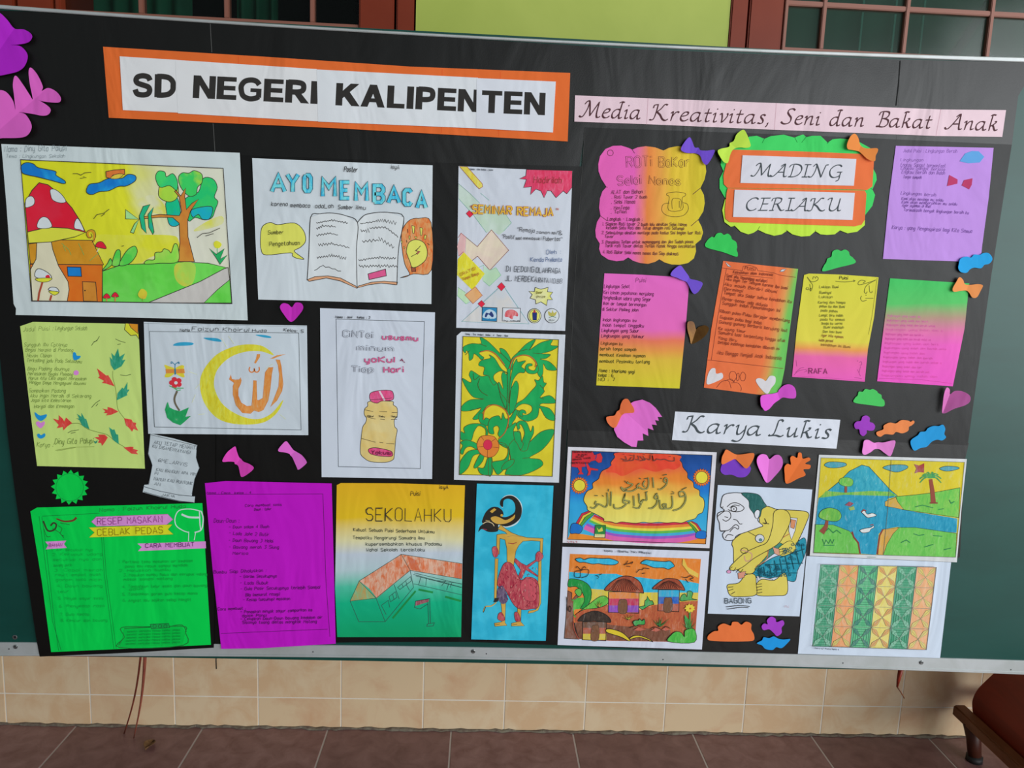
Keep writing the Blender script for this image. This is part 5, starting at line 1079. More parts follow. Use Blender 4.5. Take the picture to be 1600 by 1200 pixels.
# ------------------------------------------------------------------ 17 star pattern
k = Ink(s2, Z)
TL, TR, BR_, BL_ = (168, 652), (818, 668), (762, 1130), (122, 1110)
def bil(u, v): return tuple((TL[i]*(1-u)+TR[i]*u)*(1-v)+(BL_[i]*(1-u)+BR_[i]*u)*v for i in (0, 1))
def px(u, v): a_, b_ = bil(u, v); return (Z[0]+a_/Z[2], Z[1]+b_/Z[2])
cols_ = [('c 449470 64a484', 'c 78b898'), ('c dc9460 dca478', 'c ccb85c'), ('c 54ac78 6cb488', 'c 34806c'), ('c d4c468 d8cc80', 'c d49c54'), ('c 449470 60a080', 'c 78b898'), ('c dca070 dcac84', 'c d4c06c')]
for c in range(6):
    u0, u1 = c/6, (c+1)/6
    k.fill(cols_[c][0], [px(u0, 0), px(u1, 0), px(u1, 1), px(u0, 1)])
    for r in range(4):
        v0, v1 = r/4, (r+1)/4; um, vm = (u0+u1)/2, (v0+v1)/2; f = lambda a_, b_: px(u0+(u1-u0)*a_, v0+(v1-v0)*b_)
        for a_, b_ in ((0, 0), (1, 0), (1, 1), (0, 1)):
            sx, sy = (a_-.5), (b_-.5)
            k.fill(cols_[c][1], [f(.5, .5), f(.5+sx*.62-sy*.22*(1 if sx*sy > 0 else -1)*0+(-sy)*.16, .5+sy*.62+sx*.16), f(.5+sx*.95, .5+sy*.95), f(.5+sx*.62+sy*.16, .5+sy*.62-sx*.16)], line=.35, lc='6c7c6c')
        if c in (0, 4, 2):
            for e in (.14, .26, .36): k.line('2c6c50', [f(.5-e, .5-e*1.1), f(.5+e, .5-e*1.1)], .45, up=False); k.line('2c6c50', [f(.5-e, .5+e*1.1), f(.5+e, .5+e*1.1)], .45, up=False); k.line('2c6c50', [f(.5-e*1.1, .5-e), f(.5-e*1.1, .5+e)], .45, up=False); k.line('2c6c50', [f(.5+e*1.1, .5-e), f(.5+e*1.1, .5+e)], .45, up=False)
        k.line('7c8478', [f(0, 1), f(1, 1)], .6); k.line('7c8478', [f(0, 0), f(1, 1)], .35); k.line('7c8478', [f(1, 0), f(0, 1)], .35)
    k.line('8c9498', [px(u1, 0), px(u1, 1)], .9)
k.line('5c6468', [px(0, 0), px(1, 0), px(1, 1), px(0, 1)], .6, closed=True); k.text('3c4250', 'Zahra nur Pratiwi kelas 6', (135, 1124), (270, 1132), 1.8, .6); k.build()
# ------------------------------------------------------------------ 18 scalloped recipe card
Z = (910, 200, 5.452)
sh = "150,500 200,520" 
card = blend('pink_orange_yellow_paper', [(0, 'd85aa4'), (.33, 'e25aa6'), (.46, 'e0783c'), (.58, 'dc9440'), (.68, 'cfae34'), (1, 'c4b42c')], (932, 320), (1102, 322), L_at(1015), 'LINEAR', .01)
def arcs(corners, bulge, n=7):
    """scalloped outline: an outward arc between each pair of notches"""
    out = []
    m = len(corners); cx = sum(a for a, b in corners)/m; cy = sum(b for a, b in corners)/m
    for i in range(m):
        a, b = corners[i], corners[(i+1) % m]; bl = bulge[i] if isinstance(bulge, (list, tuple)) else bulge
        mx, my = (a[0]+b[0])/2, (a[1]+b[1])/2; dx, dy = b[0]-a[0], b[1]-a[1]; nx, ny = dy, -dx
        if nx*(mx-cx)+ny*(my-cy) < 0: nx, ny = -nx, -ny
        for k_ in range(n):
            t = k_/n; w = math.sin(math.pi*t)**.75*bl; out.append((a[0]+dx*t+nx*w, a[1]+dy*t+ny*w))
    return out
s = sheet('recipe_card', 'scalloped pink to yellow recipe card headed Roti Bakar Selai Nanas', 'paper',
          "135,310 150,240 195,180 260,152 330,150 390,168 425,185 470,165 540,155 620,165 690,192 740,168 810,155 880,158 950,180 1010,225 1045,290 1055,370 1040,440 1005,512 1035,570 1042,640 1030,710 985,782 1015,840 1028,890 1010,950 962,990 968,1050 950,1110 900,1150 830,1165 760,1163 700,1145 655,1118 620,1140 560,1157 490,1150 430,1130 390,1102 350,1128 290,1135 220,1120 160,1080 142,1030 148,985 115,930 110,870 125,800 155,750 142,680 150,600 170,540 205,502 160,430 138,370", card, Z)
k = Ink(s, Z); PB = '5a3034'
k.lines(PB, "425,185 445,215|205,502 215,505|1005,512 940,565|155,750 210,790|985,782 925,835", .9); k.oval(None, 238, 212, 25, 25, .8, lc=PB)
k.lines('5c4a20', "720,575 725,555 800,545 870,555 878,575 850,600 852,695 735,700 740,590 720,575|765,690 765,610 800,600 840,615 838,690|740,640 690,650 676,700 710,740 780,756 860,745 900,700 895,650 855,635|825,620 825,680", .8, True); k.build()
k = Ink(s, Z, 'lettering', .0003)
for t, a, b, h in (('ROTi', (380, 335), (588, 325), 16), ('BaKar', (655, 330), (910, 330), 15), ('Selai', (305, 488), (498, 475), 14), ('Nanas', (572, 478), (832, 485), 12)): k.text('6a3c30', t, a, b, h, 2.6, 0, .1, fillspec=card, inner=.6)
for t, a, b, h in (('ALAT dan Bahan :', (245, 562), (535, 558), 6), ('. Roti Tawar 2 buah', (252, 602), (550, 600), 5), ('. Selai Nanas', (248, 645), (450, 645), 6), ('. MenTega', (246, 695), (398, 692), 5.5), ('. Teflon', (246, 728), (375, 726), 5), ('Langkah - Langkah :', (215, 790), (510, 792), 5.5),
    ('1. Siapkan Roti tawar 2 buah lalu olesKan Selai Nanas', (172, 830), (890, 835), 5), ('keSalah Satu Roti dan Tutup dengan roti Satunya', (205, 862), (865, 866), 4.8), ('2. Selanjutnya olesKan mentega pada kedua Sisi bagian luar Roti', (165, 905), (1010, 905), 4.8), ('Tawar', (192, 935), (265, 936), 4.6), ('3. Panaskan Teflon untuk memanggang dan jika Sudah panas', (165, 985), (945, 980), 4.8), ('Tarik roti Tawar diatas Teflon Masak hingga kecoklatan', (195, 1015), (958, 1020), 5), ('4. Roti Bakar Selai nanas nanas dan Siap dinikmati', (175, 1068), (818, 1086), 5)): k.text('5a2c34', t, a, b, h, .78, .1, .35)
k.build()

# ------------------------------------------------------------------ 19 title card group
Z = (1110, 200, 5.926)
s = sheet('title_card', 'layered scalloped green card with orange plates reading MADING CERIAKU', 'sign', "360,80 430,72 500,100 560,75 680,62 780,90 810,75 860,60 890,85 940,72 1020,72 1085,135 1130,105 1200,98 1290,105 1380,130 1480,185 1500,260 1510,380 1535,430 1540,480 1500,568 1525,620 1500,720 1430,810 1300,830 900,860 200,700 130,640 85,560 85,470 120,400 95,340 105,260 240,160", '3cc45c', Z, y=.0044)
o2 = sheet('lime_backing', None, None, "110,760 135,660 240,640 1400,640 1430,810 1430,900 1360,960 1270,975 1200,948 1150,985 1080,990 1020,985 972,955 920,1000 840,1005 760,985 712,950 660,985 590,998 510,975 440,942 400,970 350,985 280,960 225,905 190,915 130,870", 'b4d840', Z, y=.0051, parent=s.o)
k = Ink(s, Z); k.lines('1c8c3c', "480,138 500,100|780,85 805,135|845,135 885,85|1080,145 1100,125|1485,560 1500,568", 1); k.build()
k = Ink(o2, Z); k.lines('5c7c20', "440,942 458,910|712,950 700,945|200,915 225,905|972,955 975,945", .8); k.build()
o3 = sheet('orange_plate', None, None, "205,200 800,215 1400,240 1500,225 1515,300 1500,540 1450,575 1400,572 800,560 160,555 125,520 120,440 150,320", 'f06a38', Z, y=.0058, parent=s.o)
o4 = sheet('orange_plate', None, None, "160,558 700,562 1180,575 1430,578 1445,610 1430,850 1400,895 1340,910 700,890 180,872 140,840 135,760 150,600", 'f06a38', Z, y=.0062, parent=s.o)
o5 = sheet('title_strip', None, None, "298,252 1352,286 1328,535 278,508", 'd6d4dc', Z, y=.0070, parent=s.o)
k = Ink(o5, Z, 'lettering'); nib_text(k, '40464a', 'MADING', (400, 448), (1210, 462), 20, 2.8); k.build()
o6 = sheet('title_strip', None, None, "225,572 1338,600 1316,852 210,823", 'd6d4dc', Z, y=.0074, parent=s.o)
k = Ink(o6, Z, 'lettering'); nib_text(k, '40464a', 'CERIAKU', (318, 765), (1205, 770), 20, 2.8); k.build()

# ------------------------------------------------------------------ 20 lilac sheet
Z = (1370, 210, 5.714)
s = sheet('paper_sheet', 'lilac sheet with a blue paper cloud and two dark pink pieces', 'paper', "170,102 1043,120 1000,560 940,1000 925,1140 55,1112 110,560", 'b688d4', Z)
for nm, q, c in (('cloud_sticker', "740,240 790,170 850,148 910,150 960,200 920,250 820,258", '5c9cd4'), ('ribbon_sticker', "648,362 722,402 720,440 628,462", 'b03460'), ('ribbon_sticker', "855,392 848,450 825,490 758,455 780,408", 'b03460')):
    sheet(nm, None, None, q, c, Z, y=.0046, parent=s.o, thick=.0003)
k = Ink(s, Z, 'lettering'); PU = '7c549c'
for t, a, b, h in (('Judul Puisi : Lingkungan Bersih', (235, 160), (715, 165), 5.5), ('Lingkungan', (212, 240), (412, 242), 4.5), ('Engkau Sangat bermanfaat', (212, 285), (612, 295), 5.5), ('Engkau Sangat berjasa', (215, 312), (605, 325), 5), ('Engkau Bersih dan indah', (222, 348), (605, 360), 5.5), ('Tanpa sampah', (235, 390), (398, 398), 4.8), ('Lingkungan bersih', (215, 535), (525, 555), 5), ('Kami akan menjaga mu selalu', (220, 585), (592, 600), 4.6), ('Kami akan membersihkan mu selalu', (222, 615), (715, 635), 4.6), ('Agar nyaman di lihat', (225, 645), (485, 655), 4.6), ('Terimakasih banyak lingkungan bersih ku', (240, 685), (820, 712), 4.8), ('Karya : yang Menginspirasi bagi Kita Semua', (135, 845), (848, 880), 6)): k.text(PU, t, a, b, h, .7, .2, .4)
k.build()

# ------------------------------------------------------------------ 21 pink to yellow poem
Z = (910, 410, 5.455)
s = sheet('poem_sheet', 'pink fading to yellow poem sheet under the scalloped recipe card', 'paper', "188,93 500,105 780,122 910,175 880,560 828,1075 118,1048 150,560", blend('pink_to_yellow_paper', [(0, 'd860b0'), (.48, 'e060a8'), (.58, 'd86c50'), (.68, 'd08c40'), (.76, 'c8a838'), (1, 'c2b62c')], (1010, 430), (1003, 604), L_at(1003), 'LINEAR', .012), Z)
k = Ink(s, Z, 'lettering'); PK_ = '5c2044'
for t, a, b, h, c in (('Puisi', (455, 170), (538, 170), 7, PK_), ('Lingkungan Sehat', (185, 218), (402, 220), 5.5, PK_), ('Kiri kanan pepohonan menjulang', (180, 268), (605, 285), 5.5, PK_), ('Menghasilkan udara yang Segar', (175, 315), (582, 330), 5.8, PK_), ('Ikan air tampak berenangan', (175, 362), (542, 375), 5, PK_), ('di Sekitar Padang jalan', (170, 412), (475, 418), 5, PK_), ('Indah lingkungan ku', (172, 502), (458, 508), 5, PK_), ('Indah tempat tinggalku', (170, 548), (522, 555), 5.2, PK_), ('Lingkungan yang Subur', (165, 592), (480, 598), 5.2, PK_), ('Lingkungan yang Makmur', (162, 638), (525, 645), 5.2, PK_),
    ('Lingkungan ku', (158, 700), (340, 708), 4.8, '6a4420'), ('bersih tanpa sampah', (152, 748), (458, 755), 5, '4c4a1c'), ('membuat Keadaan nyaman', (148, 800), (535, 810), 5, '4c4a1c'), ('membuat Pesonaku tentang', (145, 855), (572, 862), 5.2, '4c4a1c'), ('Nama : kharisma yogi', (142, 935), (442, 945), 5.2, '3a3c1c'), ('kelas : 6', (138, 975), (262, 976), 5, '3a3c1c'), ('NO : 7', (135, 1010), (275, 1010), 4.8, '3a3c1c')): k.text(c, t, a, b, h, .9, .1, .35)
k.build()

# ------------------------------------------------------------------ 22 orange poem
Z = (1080, 390, 4.8)
s = sheet('poem_sheet', 'orange poem sheet with a green right edge and two white paper hearts', 'paper', "240,85 540,118 802,145 760,450 700,900 660,1092 540,1092 95,1035 150,600", blend('orange_green_edged_paper', [(0, 'f0683c'), (.76, 'ec6c3c'), (.86, 'c88848'), (.95, '74b050'), (1, '64b454')], (1116, 500), (1228, 520), L_at(1165), 'LINEAR', .01), Z)
k = Ink(s, Z); BR = '7a3424'
k.lines(BR, "232,138 385,158 390,125 440,118 490,135 500,158 560,165 620,175 660,190 720,200 785,208|265,140 200,500 150,830 690,892|120,828 150,830", .8); k.lines(BR, "315,186 460,200 612,215", .7)
k.lines(BR, "285,940 300,915 330,920 340,955 320,985 290,970 285,940|345,930 358,930 358,975 340,975 345,930|365,950 385,918 408,940 400,980 375,980 365,950|190,1035 230,990 280,985 300,1040|255,985 300,970 320,995|300,1000 350,1000 375,1035 372,1062|325,985 320,995|345,978 345,990", .8, True)
for q in ("255,92 290,120 300,130 275,125", "665,165 680,148 712,146 690,165"): k.fill('c8ccd0', q, line=.7, lc='4c5058')
k.build()
for q in ("120,1010 125,940 150,895 180,892 188,930 230,925 238,960 200,985", "485,985 500,965 535,970 560,985 590,948 630,955 630,1000 600,1040 570,1083 520,1040"): sheet('paper_heart', None, None, q, 'd4d0d2', Z, y=.0046, parent=s.o, thick=.0003, sm=True)
k = Ink(s, Z, 'lettering', .0006)
for t, a, b, h in (('PUISI', (402, 150), (480, 160), 5), ('Keindahan alam Indonesia', (315, 178), (612, 198), 4.4), ('Saat aku Memandang matahari', (265, 205), (568, 248), 5), ('Aku ingin Ter Senyum karena Ibu bumi', (262, 230), (720, 300), 5), ('Aku masih Berdiri dibumi', (250, 268), (640, 328), 5), ('Bermimpi', (248, 305), (385, 322), 5), ('Tempat aku Sadar bahwa keindahan itu', (245, 335), (752, 402), 5), ('Benar-benar ada didunia', (235, 378), (570, 430), 5), ('Sungguh Indah Pemandangan Ini', (235, 412), (665, 468), 5), ('Ribuan pulau-Pulau Berjajar membentang', (215, 472), (738, 545), 5), ('Gugusan pulau bagi Indah', (218, 515), (528, 562), 5), ('Gunung-gunung berbaris berujung laut', (212, 552), (722, 618), 5), ('Ke ujung timur', (206, 600), (408, 625), 4.6), ('Samudra luas terbentang hingga ufuk', (205, 632), (705, 695), 5), ('Yang Biru', (202, 672), (342, 692), 4.6), ('betapa indahnya keindahan dibawah ini', (205, 705), (660, 755), 4.8), ('Aku Bangga Menjadi Anak Indonesia', (195, 785), (675, 828), 6)): k.text(BR, t, a, b, h, .78, .1, .35)
k.build()

# ------------------------------------------------------------------ 23 yellow to pink poem
Z = (1220, 400, 5.217)
s = sheet('poem_sheet', 'yellow fading to pink poem sheet with corner scrolls, right of the orange poem', 'paper', "190,155 230,143 500,152 797,173 760,500 710,760 684,1025 92,985 130,600", blend('yellow_to_pink_paper', [(0, 'c8c43c'), (.62, 'd0c444'), (.70, 'e0904c'), (.78, 'e0609c'), (1, 'e458ac')], (1315, 430), (1300, 594), L_at(1305), 'LINEAR', .012), Z)
k = Ink(s, Z); OL = '6c6c24'
k.lines(OL, "215,175 240,210 260,240 250,280|215,170 250,210 295,200 305,180 290,168 282,185|260,190 265,170 280,175|235,230 245,285 235,270 250,262|215,255 205,270 225,275 222,255|775,195 720,215 640,235 632,215 655,198 690,205 670,220|775,195 700,240 680,290 695,305 705,290|720,240 725,290 740,300 745,285|660,325 650,345 665,368 700,360|690,345 755,345|690,318 700,320|445,205 520,212 600,203|590,196 605,202 592,210", 1.1, True)
k.lines('a0407c', "108,970 150,935 205,925|120,950 160,915 190,910|205,925 210,940 190,945|640,870 655,860 660,885 645,890|625,925 650,980|600,990 660,1000|650,900 640,950|625,860 630,850|125,850 130,900", .7, True); k.line(OL, "785,180 770,300 745,480 715,640", .5); k.line('c04c94', "100,978 400,995 680,1015", .5); k.build()
k = Ink(s, Z, 'lettering', .0004); k.text(BLK, 'Puisi', (478, 190), (545, 192), 5, .9)
for t, a, b, c in (('Lukisan Bumi', (315, 262), (470, 262), 1), ('Buminyal', (315, 308), (410, 308), 1), ('Lukisan', (312, 342), (422, 345), 1), ('Kering dan hampa', (305, 388), (525, 388), 1), ('pohon ku dan Bumi', (318, 418), (520, 424), 1), ('pada pohon', (328, 452), (462, 460), 1), ('Langit biru indah', (315, 492), (505, 495), 1), ('pada ku semua', (325, 525), (520, 528), 1), ('bunga ku warna', (335, 558), (500, 560), 1), ('Bumi indahlah', (352, 590), (512, 593), 1), ('Dan kau bumi', (345, 625), (495, 630), 1), ('Agar kita nyaman', (332, 655), (508, 670), 1), ('indah permai', (312, 695), (425, 702), 1), ('keindahan ini Bumi', (330, 730), (565, 752), 1)): k.text('70702c' if b[1] < 640 else '8a6030', t, a, b, 4, .75, .1, .4)
k.text('80305c', 'RAFA', (230, 958), (378, 960), 8, 1.1, 0); k.build()

# ------------------------------------------------------------------ 24 green to pink sheet
Z = (1370, 400, 4.445)
s = sheet('paper_sheet', 'green fading to bright pink sheet with faint writing, under the lilac sheet', 'paper', "92,155 360,172 642,190 610,500 560,750 528,905 2,870 40,560", blend('green_to_pink_paper', [(0, '40b85c'), (.22, '54b860'), (.36, 'a88c78'), (.50, 'd46ca0'), (.62, 'e05cb4'), (1, 'e054b8')], (1450, 438), (1438, 600), L_at(1450), 'LINEAR', .012), Z)
k = Ink(s, Z, 'lettering')
for i in range(14): k.text('d458a8', 'lingkungan yang indah dan bersih untuk semua'[:24+(i*7) % 18], (75-i*3, 420+i*32), (300+(i*53) % 190, 430+i*32), 3.4, .45, .1, .5)
k.line('c04494', "20,850 300,858 520,885", .5); k.build()

# ------------------------------------------------------------------ folded paper cut-outs
def C(*a, **k): return cutout(*a, **k)
Z0 = (0, 0, 4)
C('paper_leaf', 'big purple folded leaf at the top left edge of the board', 'cut-out', "-160,100 -60,90 5,85 50,125 90,178 150,185 195,210 205,238 180,268 120,280 70,282 130,290 172,330 180,370 160,420 120,450 60,465 0,475 -80,480 -160,440", '8c1c9c', Z0, fold="90,178 -120,480", rise=(.10, .22), y=.006)
C('paper_leaf', 'pink folded leaf below the big purple leaf', 'cut-out', "-100,620 -40,580 10,568 50,580 85,630 98,690 95,600 92,530 110,478 150,530 185,590 205,620 192,520 190,450 205,428 240,470 268,540 262,568 300,550 350,570 385,610 380,642 330,643 260,632 225,615 300,660 325,690 310,720 270,726 200,712 115,700 160,715 200,770 205,810 180,850 130,864 20,864 -100,860", 'd8509c', Z0, fold="250,590 -60,860", rise=(.16, .14), y=.006)
hrt = lambda: None
C('paper_heart', 'small magenta heart under the reading poster', 'cut-out', "455,503 443,490 438,480 442,474 450,475 456,480 462,473 471,474 474,481 469,490", 'a8249c', None, fold="456,478 455,503", rise=.12)
st = []
for i in range(32):
    a_ = math.pi*2*i/32+.05; r_ = 35 if i % 2 else 44; st.append(((230+ (r_*1.0*2.24)*math.cos(a_)), 305+(r_*2.06)*math.sin(a_)))
s = C('paper_sun', 'green paper sun with pointed rays on the black paper at left', 'cut-out', [(40+a/3.333, 670+b/3.333) for a, b in st], '04a83c', None, sm=False, y=.0068)
k = Ink(s, None); k.oval(None, 109, 761.5, 21.5, 21.5, .9, lc='0c7c34', n=28); k.build()
Zb = (330, 660, 9.412)
C('paper_bow', 'deep pink bow cut-out left of the two below the crescent drawing', 'cut-out', "365,350 385,430 410,510 440,540 480,575 560,600 630,640 628,680 560,740 490,785 450,788 430,740 400,640 350,610 340,580 270,570 185,570 190,520 250,430 320,370", 'dc3c9c', Zb, fold="430,520 370,620", rise=.22, group='pink bows')
C('paper_bow', 'lighter pink bow cut-out right of the two below the crescent drawing', 'cut-out', "1110,268 1150,310 1210,405 1260,435 1340,480 1410,560 1400,600 1300,680 1270,650 1200,520 1165,485 1150,460 1080,435 1005,420 1000,385 1050,320", 'e05cb0', Zb, fold="1240,420 1160,490", rise=.24, group='pink bows')
Zr = (910, 200, 5.452); PUR = blend('violet_bow', [(0, '6a4cc0'), (1, '6440b8')], (1065, 230), (1115, 250), L_at(1090))
C('paper_bow', 'violet bow cut-out at the corner of the scalloped recipe card', 'cut-out', "905,82 930,110 955,165 990,168 1005,190 1060,195 1118,190 1110,230 1070,300 1045,315 1020,290 1000,235 960,215 930,215 870,210 835,185 860,130", '6a48bc', Zr, fold="990,165 960,218", rise=.16, y=.0072, group='violet bows')
Zp = (910, 410, 5.455)
C('paper_bow', 'violet bow cut-out at the corner of the pink to yellow poem', 'cut-out', "835,28 870,70 905,115 920,140 980,155 1020,180 990,240 955,268 930,250 905,195 885,165 850,152 800,130 748,110 760,75 800,40", '6a4cbe', Zp, fold="915,120 885,175", rise=.16, y=.0072, group='violet bows')
Zm = (1110, 200, 5.926)
C('paper_bow', 'lime yellow bow cut-out at the top left corner of the green title card', 'cut-out', "295,20 325,50 355,120 368,170 330,185 280,180 240,185 205,205 180,250 155,325 120,320 90,280 62,220 90,195 170,175 180,140 215,120 240,60", 'b4d848', Zm, fold="185,140 240,190", rise=.14, y=.0088)
C('paper_bow', 'orange bow cut-out at the top right corner of the green title card', 'cut-out', "1330,55 1365,90 1390,160 1440,190 1530,190 1540,215 1520,260 1510,310 1450,290 1400,240 1370,215 1310,205 1265,195 1258,150 1290,80", 'e8823c', Zm, fold="1395,160 1370,225", rise=.14, y=.0088)
def shape(name, lab, q, c, z=None, fold=None, **kw): return C(name, lab, 'cut-out', q, c, z, fold=fold, **kw)
shape('paper_cloud', 'green half-round cloud cut-out right of the scalloped recipe card', "1103,386 1105,376 1112,370 1116,371 1120,365 1127,364 1131,367 1137,365 1142,369 1144,374 1150,378 1152,386 1151,390 1153,397 1150,401 1130,394", '30b850', None, group='green clouds', y=.005)
shape('paper_cloud', 'green half-round cloud cut-out below the green title card', "1286,424 1287,416 1291,410 1293,404 1299,401 1301,393 1308,390 1314,392 1320,390 1326,393 1328,399 1333,403 1336,411 1310,418", '38b858', None, group='green clouds', y=.005)
shape('paper_cloud', 'green half-round cloud cut-out under the yellow to pink poem', "1335,629 1336,622 1340,618 1342,612 1348,612 1352,608 1359,609 1364,608 1370,611 1372,614 1377,617 1378,622 1382,627 1380,635 1360,633", '44b858', None, group='green clouds', y=.005)
s = shape('paper_heart', 'brown gold foil heart between the two left poem sheets', "890,510 920,500 950,515 968,570 990,550 1040,535 1070,560 1050,610 1000,660 930,695 912,640 890,570", simple('brown_foil', '8c6228', .3, .5, rgb2='5c3814', scale=14), Zp, fold="970,570 930,695", rise=(.30, .30), y=.005)
shape('paper_bow', 'magenta bow cut-out touching the bottom of the orange poem', "1187,632 1187,619 1195,616 1206,615 1215,613 1217,609 1224,602 1232,600 1239,604 1242,612 1241,621 1232,622 1223,621 1217,625 1209,630 1201,638 1194,641 1190,637", 'cc50c0', None, fold="1214,610 1219,627", rise=.18, y=.0056)
shape('paper_petal_cloud', 'pink toothed half-round paper shape left of the Karya Lukis heading', "971,641 982,632 990,627 1003,624 1015,629 1024,637 1030,645 1034,651 1027,651 1029,657 1023,656 1026,664 1018,663 1021,672 1012,669 1013,681 1004,677 1005,688 996,688 994,698 986,697 974,690 964,682 959,671 960,662 966,650", 'd868bc', None, fold="975,642 1013,676", rise=.08, sm=False)
shape('paper_bow', 'orange bow cut-out on the pink toothed shape', "974,624 980,623 984,628 990,638 990,644 984,645 976,646 971,650 967,658 962,667 956,667 949,660 947,652 952,650 960,649 964,643 968,640 970,631", 'e8683c', None, fold="966,642 972,650", rise=.12, y=.0095)
Zc = (1280, 590, 5)
shape('paper_flower', 'purple four-petal clover cut-out beside the Karya Lukis heading', "330,330 340,305 370,297 395,315 395,345 420,355 437,380 425,410 395,415 372,412 370,435 345,457 320,440 312,405 285,400 273,370 290,345 320,340", '9438b0', Zc)
shape('paper_cloud', 'long orange cloud cut-out next to the purple clover', "500,405 505,375 550,352 600,358 640,333 690,335 715,345 735,335 745,350 725,372 702,385 695,415 650,435 600,425 575,445 515,442 480,462 452,450 450,425", 'f08048', Zc)
shape('paper_cloud', 'long blue cloud cut-out above the lake landscape', "770,450 790,425 830,420 850,395 890,378 930,378 965,368 982,400 975,440 988,465 960,490 920,485 880,500 840,540 790,550 745,570 720,540 715,490", '2090cc', Zc, fold="820,400 845,560", rise=.03)
shape('paper_bow', 'light pink bow cut-out directly above the lake landscape', "345,490 380,485 425,508 460,505 500,505 560,488 585,495 570,560 548,610 510,590 470,560 430,560 400,580 350,600 328,580 335,530", 'e080c8', Zc, fold="445,500 450,565", rise=.15)
shape('paper_heart', 'pink folded heart standing out at the right edge of the black paper', "965,280 966,200 975,130 990,85 1005,78 1020,95 1022,130 1050,102 1090,100 1120,125 1118,165 1090,200 1030,235", 'e078c0', Zc, fold="1022,128 965,280", rise=(.9, .04), y=.012)
Zl = (1370, 400, 4.445)
shape('paper_bow', 'orange bow cut-out at the corner of the green to pink sheet', "568,147 595,165 610,195 650,200 700,195 730,205 715,240 690,285 660,288 640,255 620,240 580,242 530,248 520,225 545,180", 'f08c4c', Zl, fold="640,195 620,250", rise=.12, y=.0066)
Zq = (1370, 210, 5.714)
shape('paper_cloud', 'blue cloud cut-out at the lower corner of the lilac sheet', "728,1160 745,1110 800,1090 840,1100 870,1072 920,1075 950,1060 990,1058 1020,1085 1028,1120 1000,1155 960,1165 930,1195 870,1190 830,1205 800,1235 750,1230 725,1200", '1c98d4', Zq, fold="905,1065 910,1210", rise=.04, y=.0066)
Zx = (1090, 690, 3.58)
shape('paper_cloud', 'purple cloud cut-out partly hidden behind an orange bow', "150,110 220,95 290,135 295,165 270,195 230,200 190,185 150,185 128,160", '7038b0', Zx, y=.0046)
shape('paper_bow', 'orange bow cut-out on top of the purple cloud', "160,43 205,68 235,72 300,62 313,72 300,110 270,148 235,120 210,98 180,108 135,125 132,90 145,60", 'f07038', Zx, fold="222,66 212,104", rise=.14, y=.0066)
shape('paper_heart', 'pink folded heart above the stooping man drawing', "388,230 355,180 328,120 330,85 355,68 385,75 402,98 430,75 455,75 470,100 465,140 430,190", 'e070c8', Zx, fold="400,98 388,232", rise=.22)
shape('paper_leaf', 'orange oak leaf cut-out right of the pink heart', "497,235 485,180 483,140 500,122 520,128 515,90 530,78 555,90 562,62 580,65 588,95 620,88 628,102 600,122 628,130 622,150 590,155 600,185 560,205", 'ee6c30', Zx, fold="590,90 497,235", rise=.14)
shape('paper_cloud', 'flat-bottomed orange cloud cut-out under the stooping man drawing', "58,1108 60,1085 90,1062 115,1058 115,1035 145,1018 185,1030 195,1010 225,1010 245,1025 270,1008 300,1020 300,1050 315,1080 312,1112 250,1118 150,1118 90,1115", 'ee6c38', Zx)
shape('paper_flower', 'purple clover cut-out under the stooping man drawing', "388,1000 410,980 435,990 442,1010 475,1000 485,1020 470,1042 470,1070 445,1088 425,1070 400,1050 370,1055 358,1035 372,1018 392,1022", '9c3cb8', Zx)
shape('paper_cloud', 'small blue cloud cut-out below the lower purple clover', "332,1128 360,1112 370,1095 400,1100 425,1090 450,1102 480,1108 518,1105 500,1130 470,1155 440,1150 420,1165 380,1160 360,1140", '1c8cd0', Zx)

# ------------------------------------------------------------------ things under and below the board
def tube(name, path, r, mat, parent=None, label=None, cat=None, loc=None, n=7, group=None, r2=None):
    P = [Vector(p) for p in path]; vs = []; fs = []
    for i, p in enumerate(P):
        d = (P[min(i+1, len(P)-1)]-P[max(i-1, 0)]).normalized(); u = d.cross(Vector((0, 0, 1)) if abs(d.z) < .9 else Vector((1, 0, 0))).normalized(); v = d.cross(u)
        rr_ = r+(r2-r)*i/(len(P)-1) if r2 else r
        for k_ in range(n): t = 2*math.pi*k_/n; vs.append(p+u*rr_*math.cos(t)+v*rr_*math.sin(t))
    for i in range(len(P)-1):
        for k_ in range(n): fs.append((i*n+k_, i*n+(k_+1) % n, (i+1)*n+(k_+1) % n, (i+1)*n+k_))
    fs += [tuple(range(n-1, -1, -1)), tuple((len(P)-1)*n+k_ for k_ in range(n))]
    o = link_mesh(name, vs, fs, [mat], parent, None, loc or P[0], True)
    if label: tag(o, label, cat, group)
    return o
m_raf = simple('dull_red_raffia', '9c4a34', .6, rgb2='7c3424', scale=30)
m_raf2 = simple('pale_red_raffia', 'b4644c', .6, rgb2='9c5040', scale=30)
def hang(pa, pb, ya, yb, n=10, sag=.004):
    A, B = at(*pa, ya), at(*pb, yb); return [A.lerp(B, i/n)+Vector((sag*math.sin(math.pi*i/n), 0, 0)) for i in range(n+1)]
e1 = on_floor(194, 1146, .001); e2 = on_floor(209, 1153, .001)
A1, A2 = at(220.5, 1018, DB+.05), at(227, 1018, DB+.05)
tube('raffia_string', [A1.lerp(e1, i/10)+Vector((.006*math.sin(math.pi*i/10), 0, 0)) for i in range(11)], .0022, m_raf, None, 'darker left one of two dull red strings hanging below the board to the floor', 'string', group='red strings', loc=e1, r2=.0016)
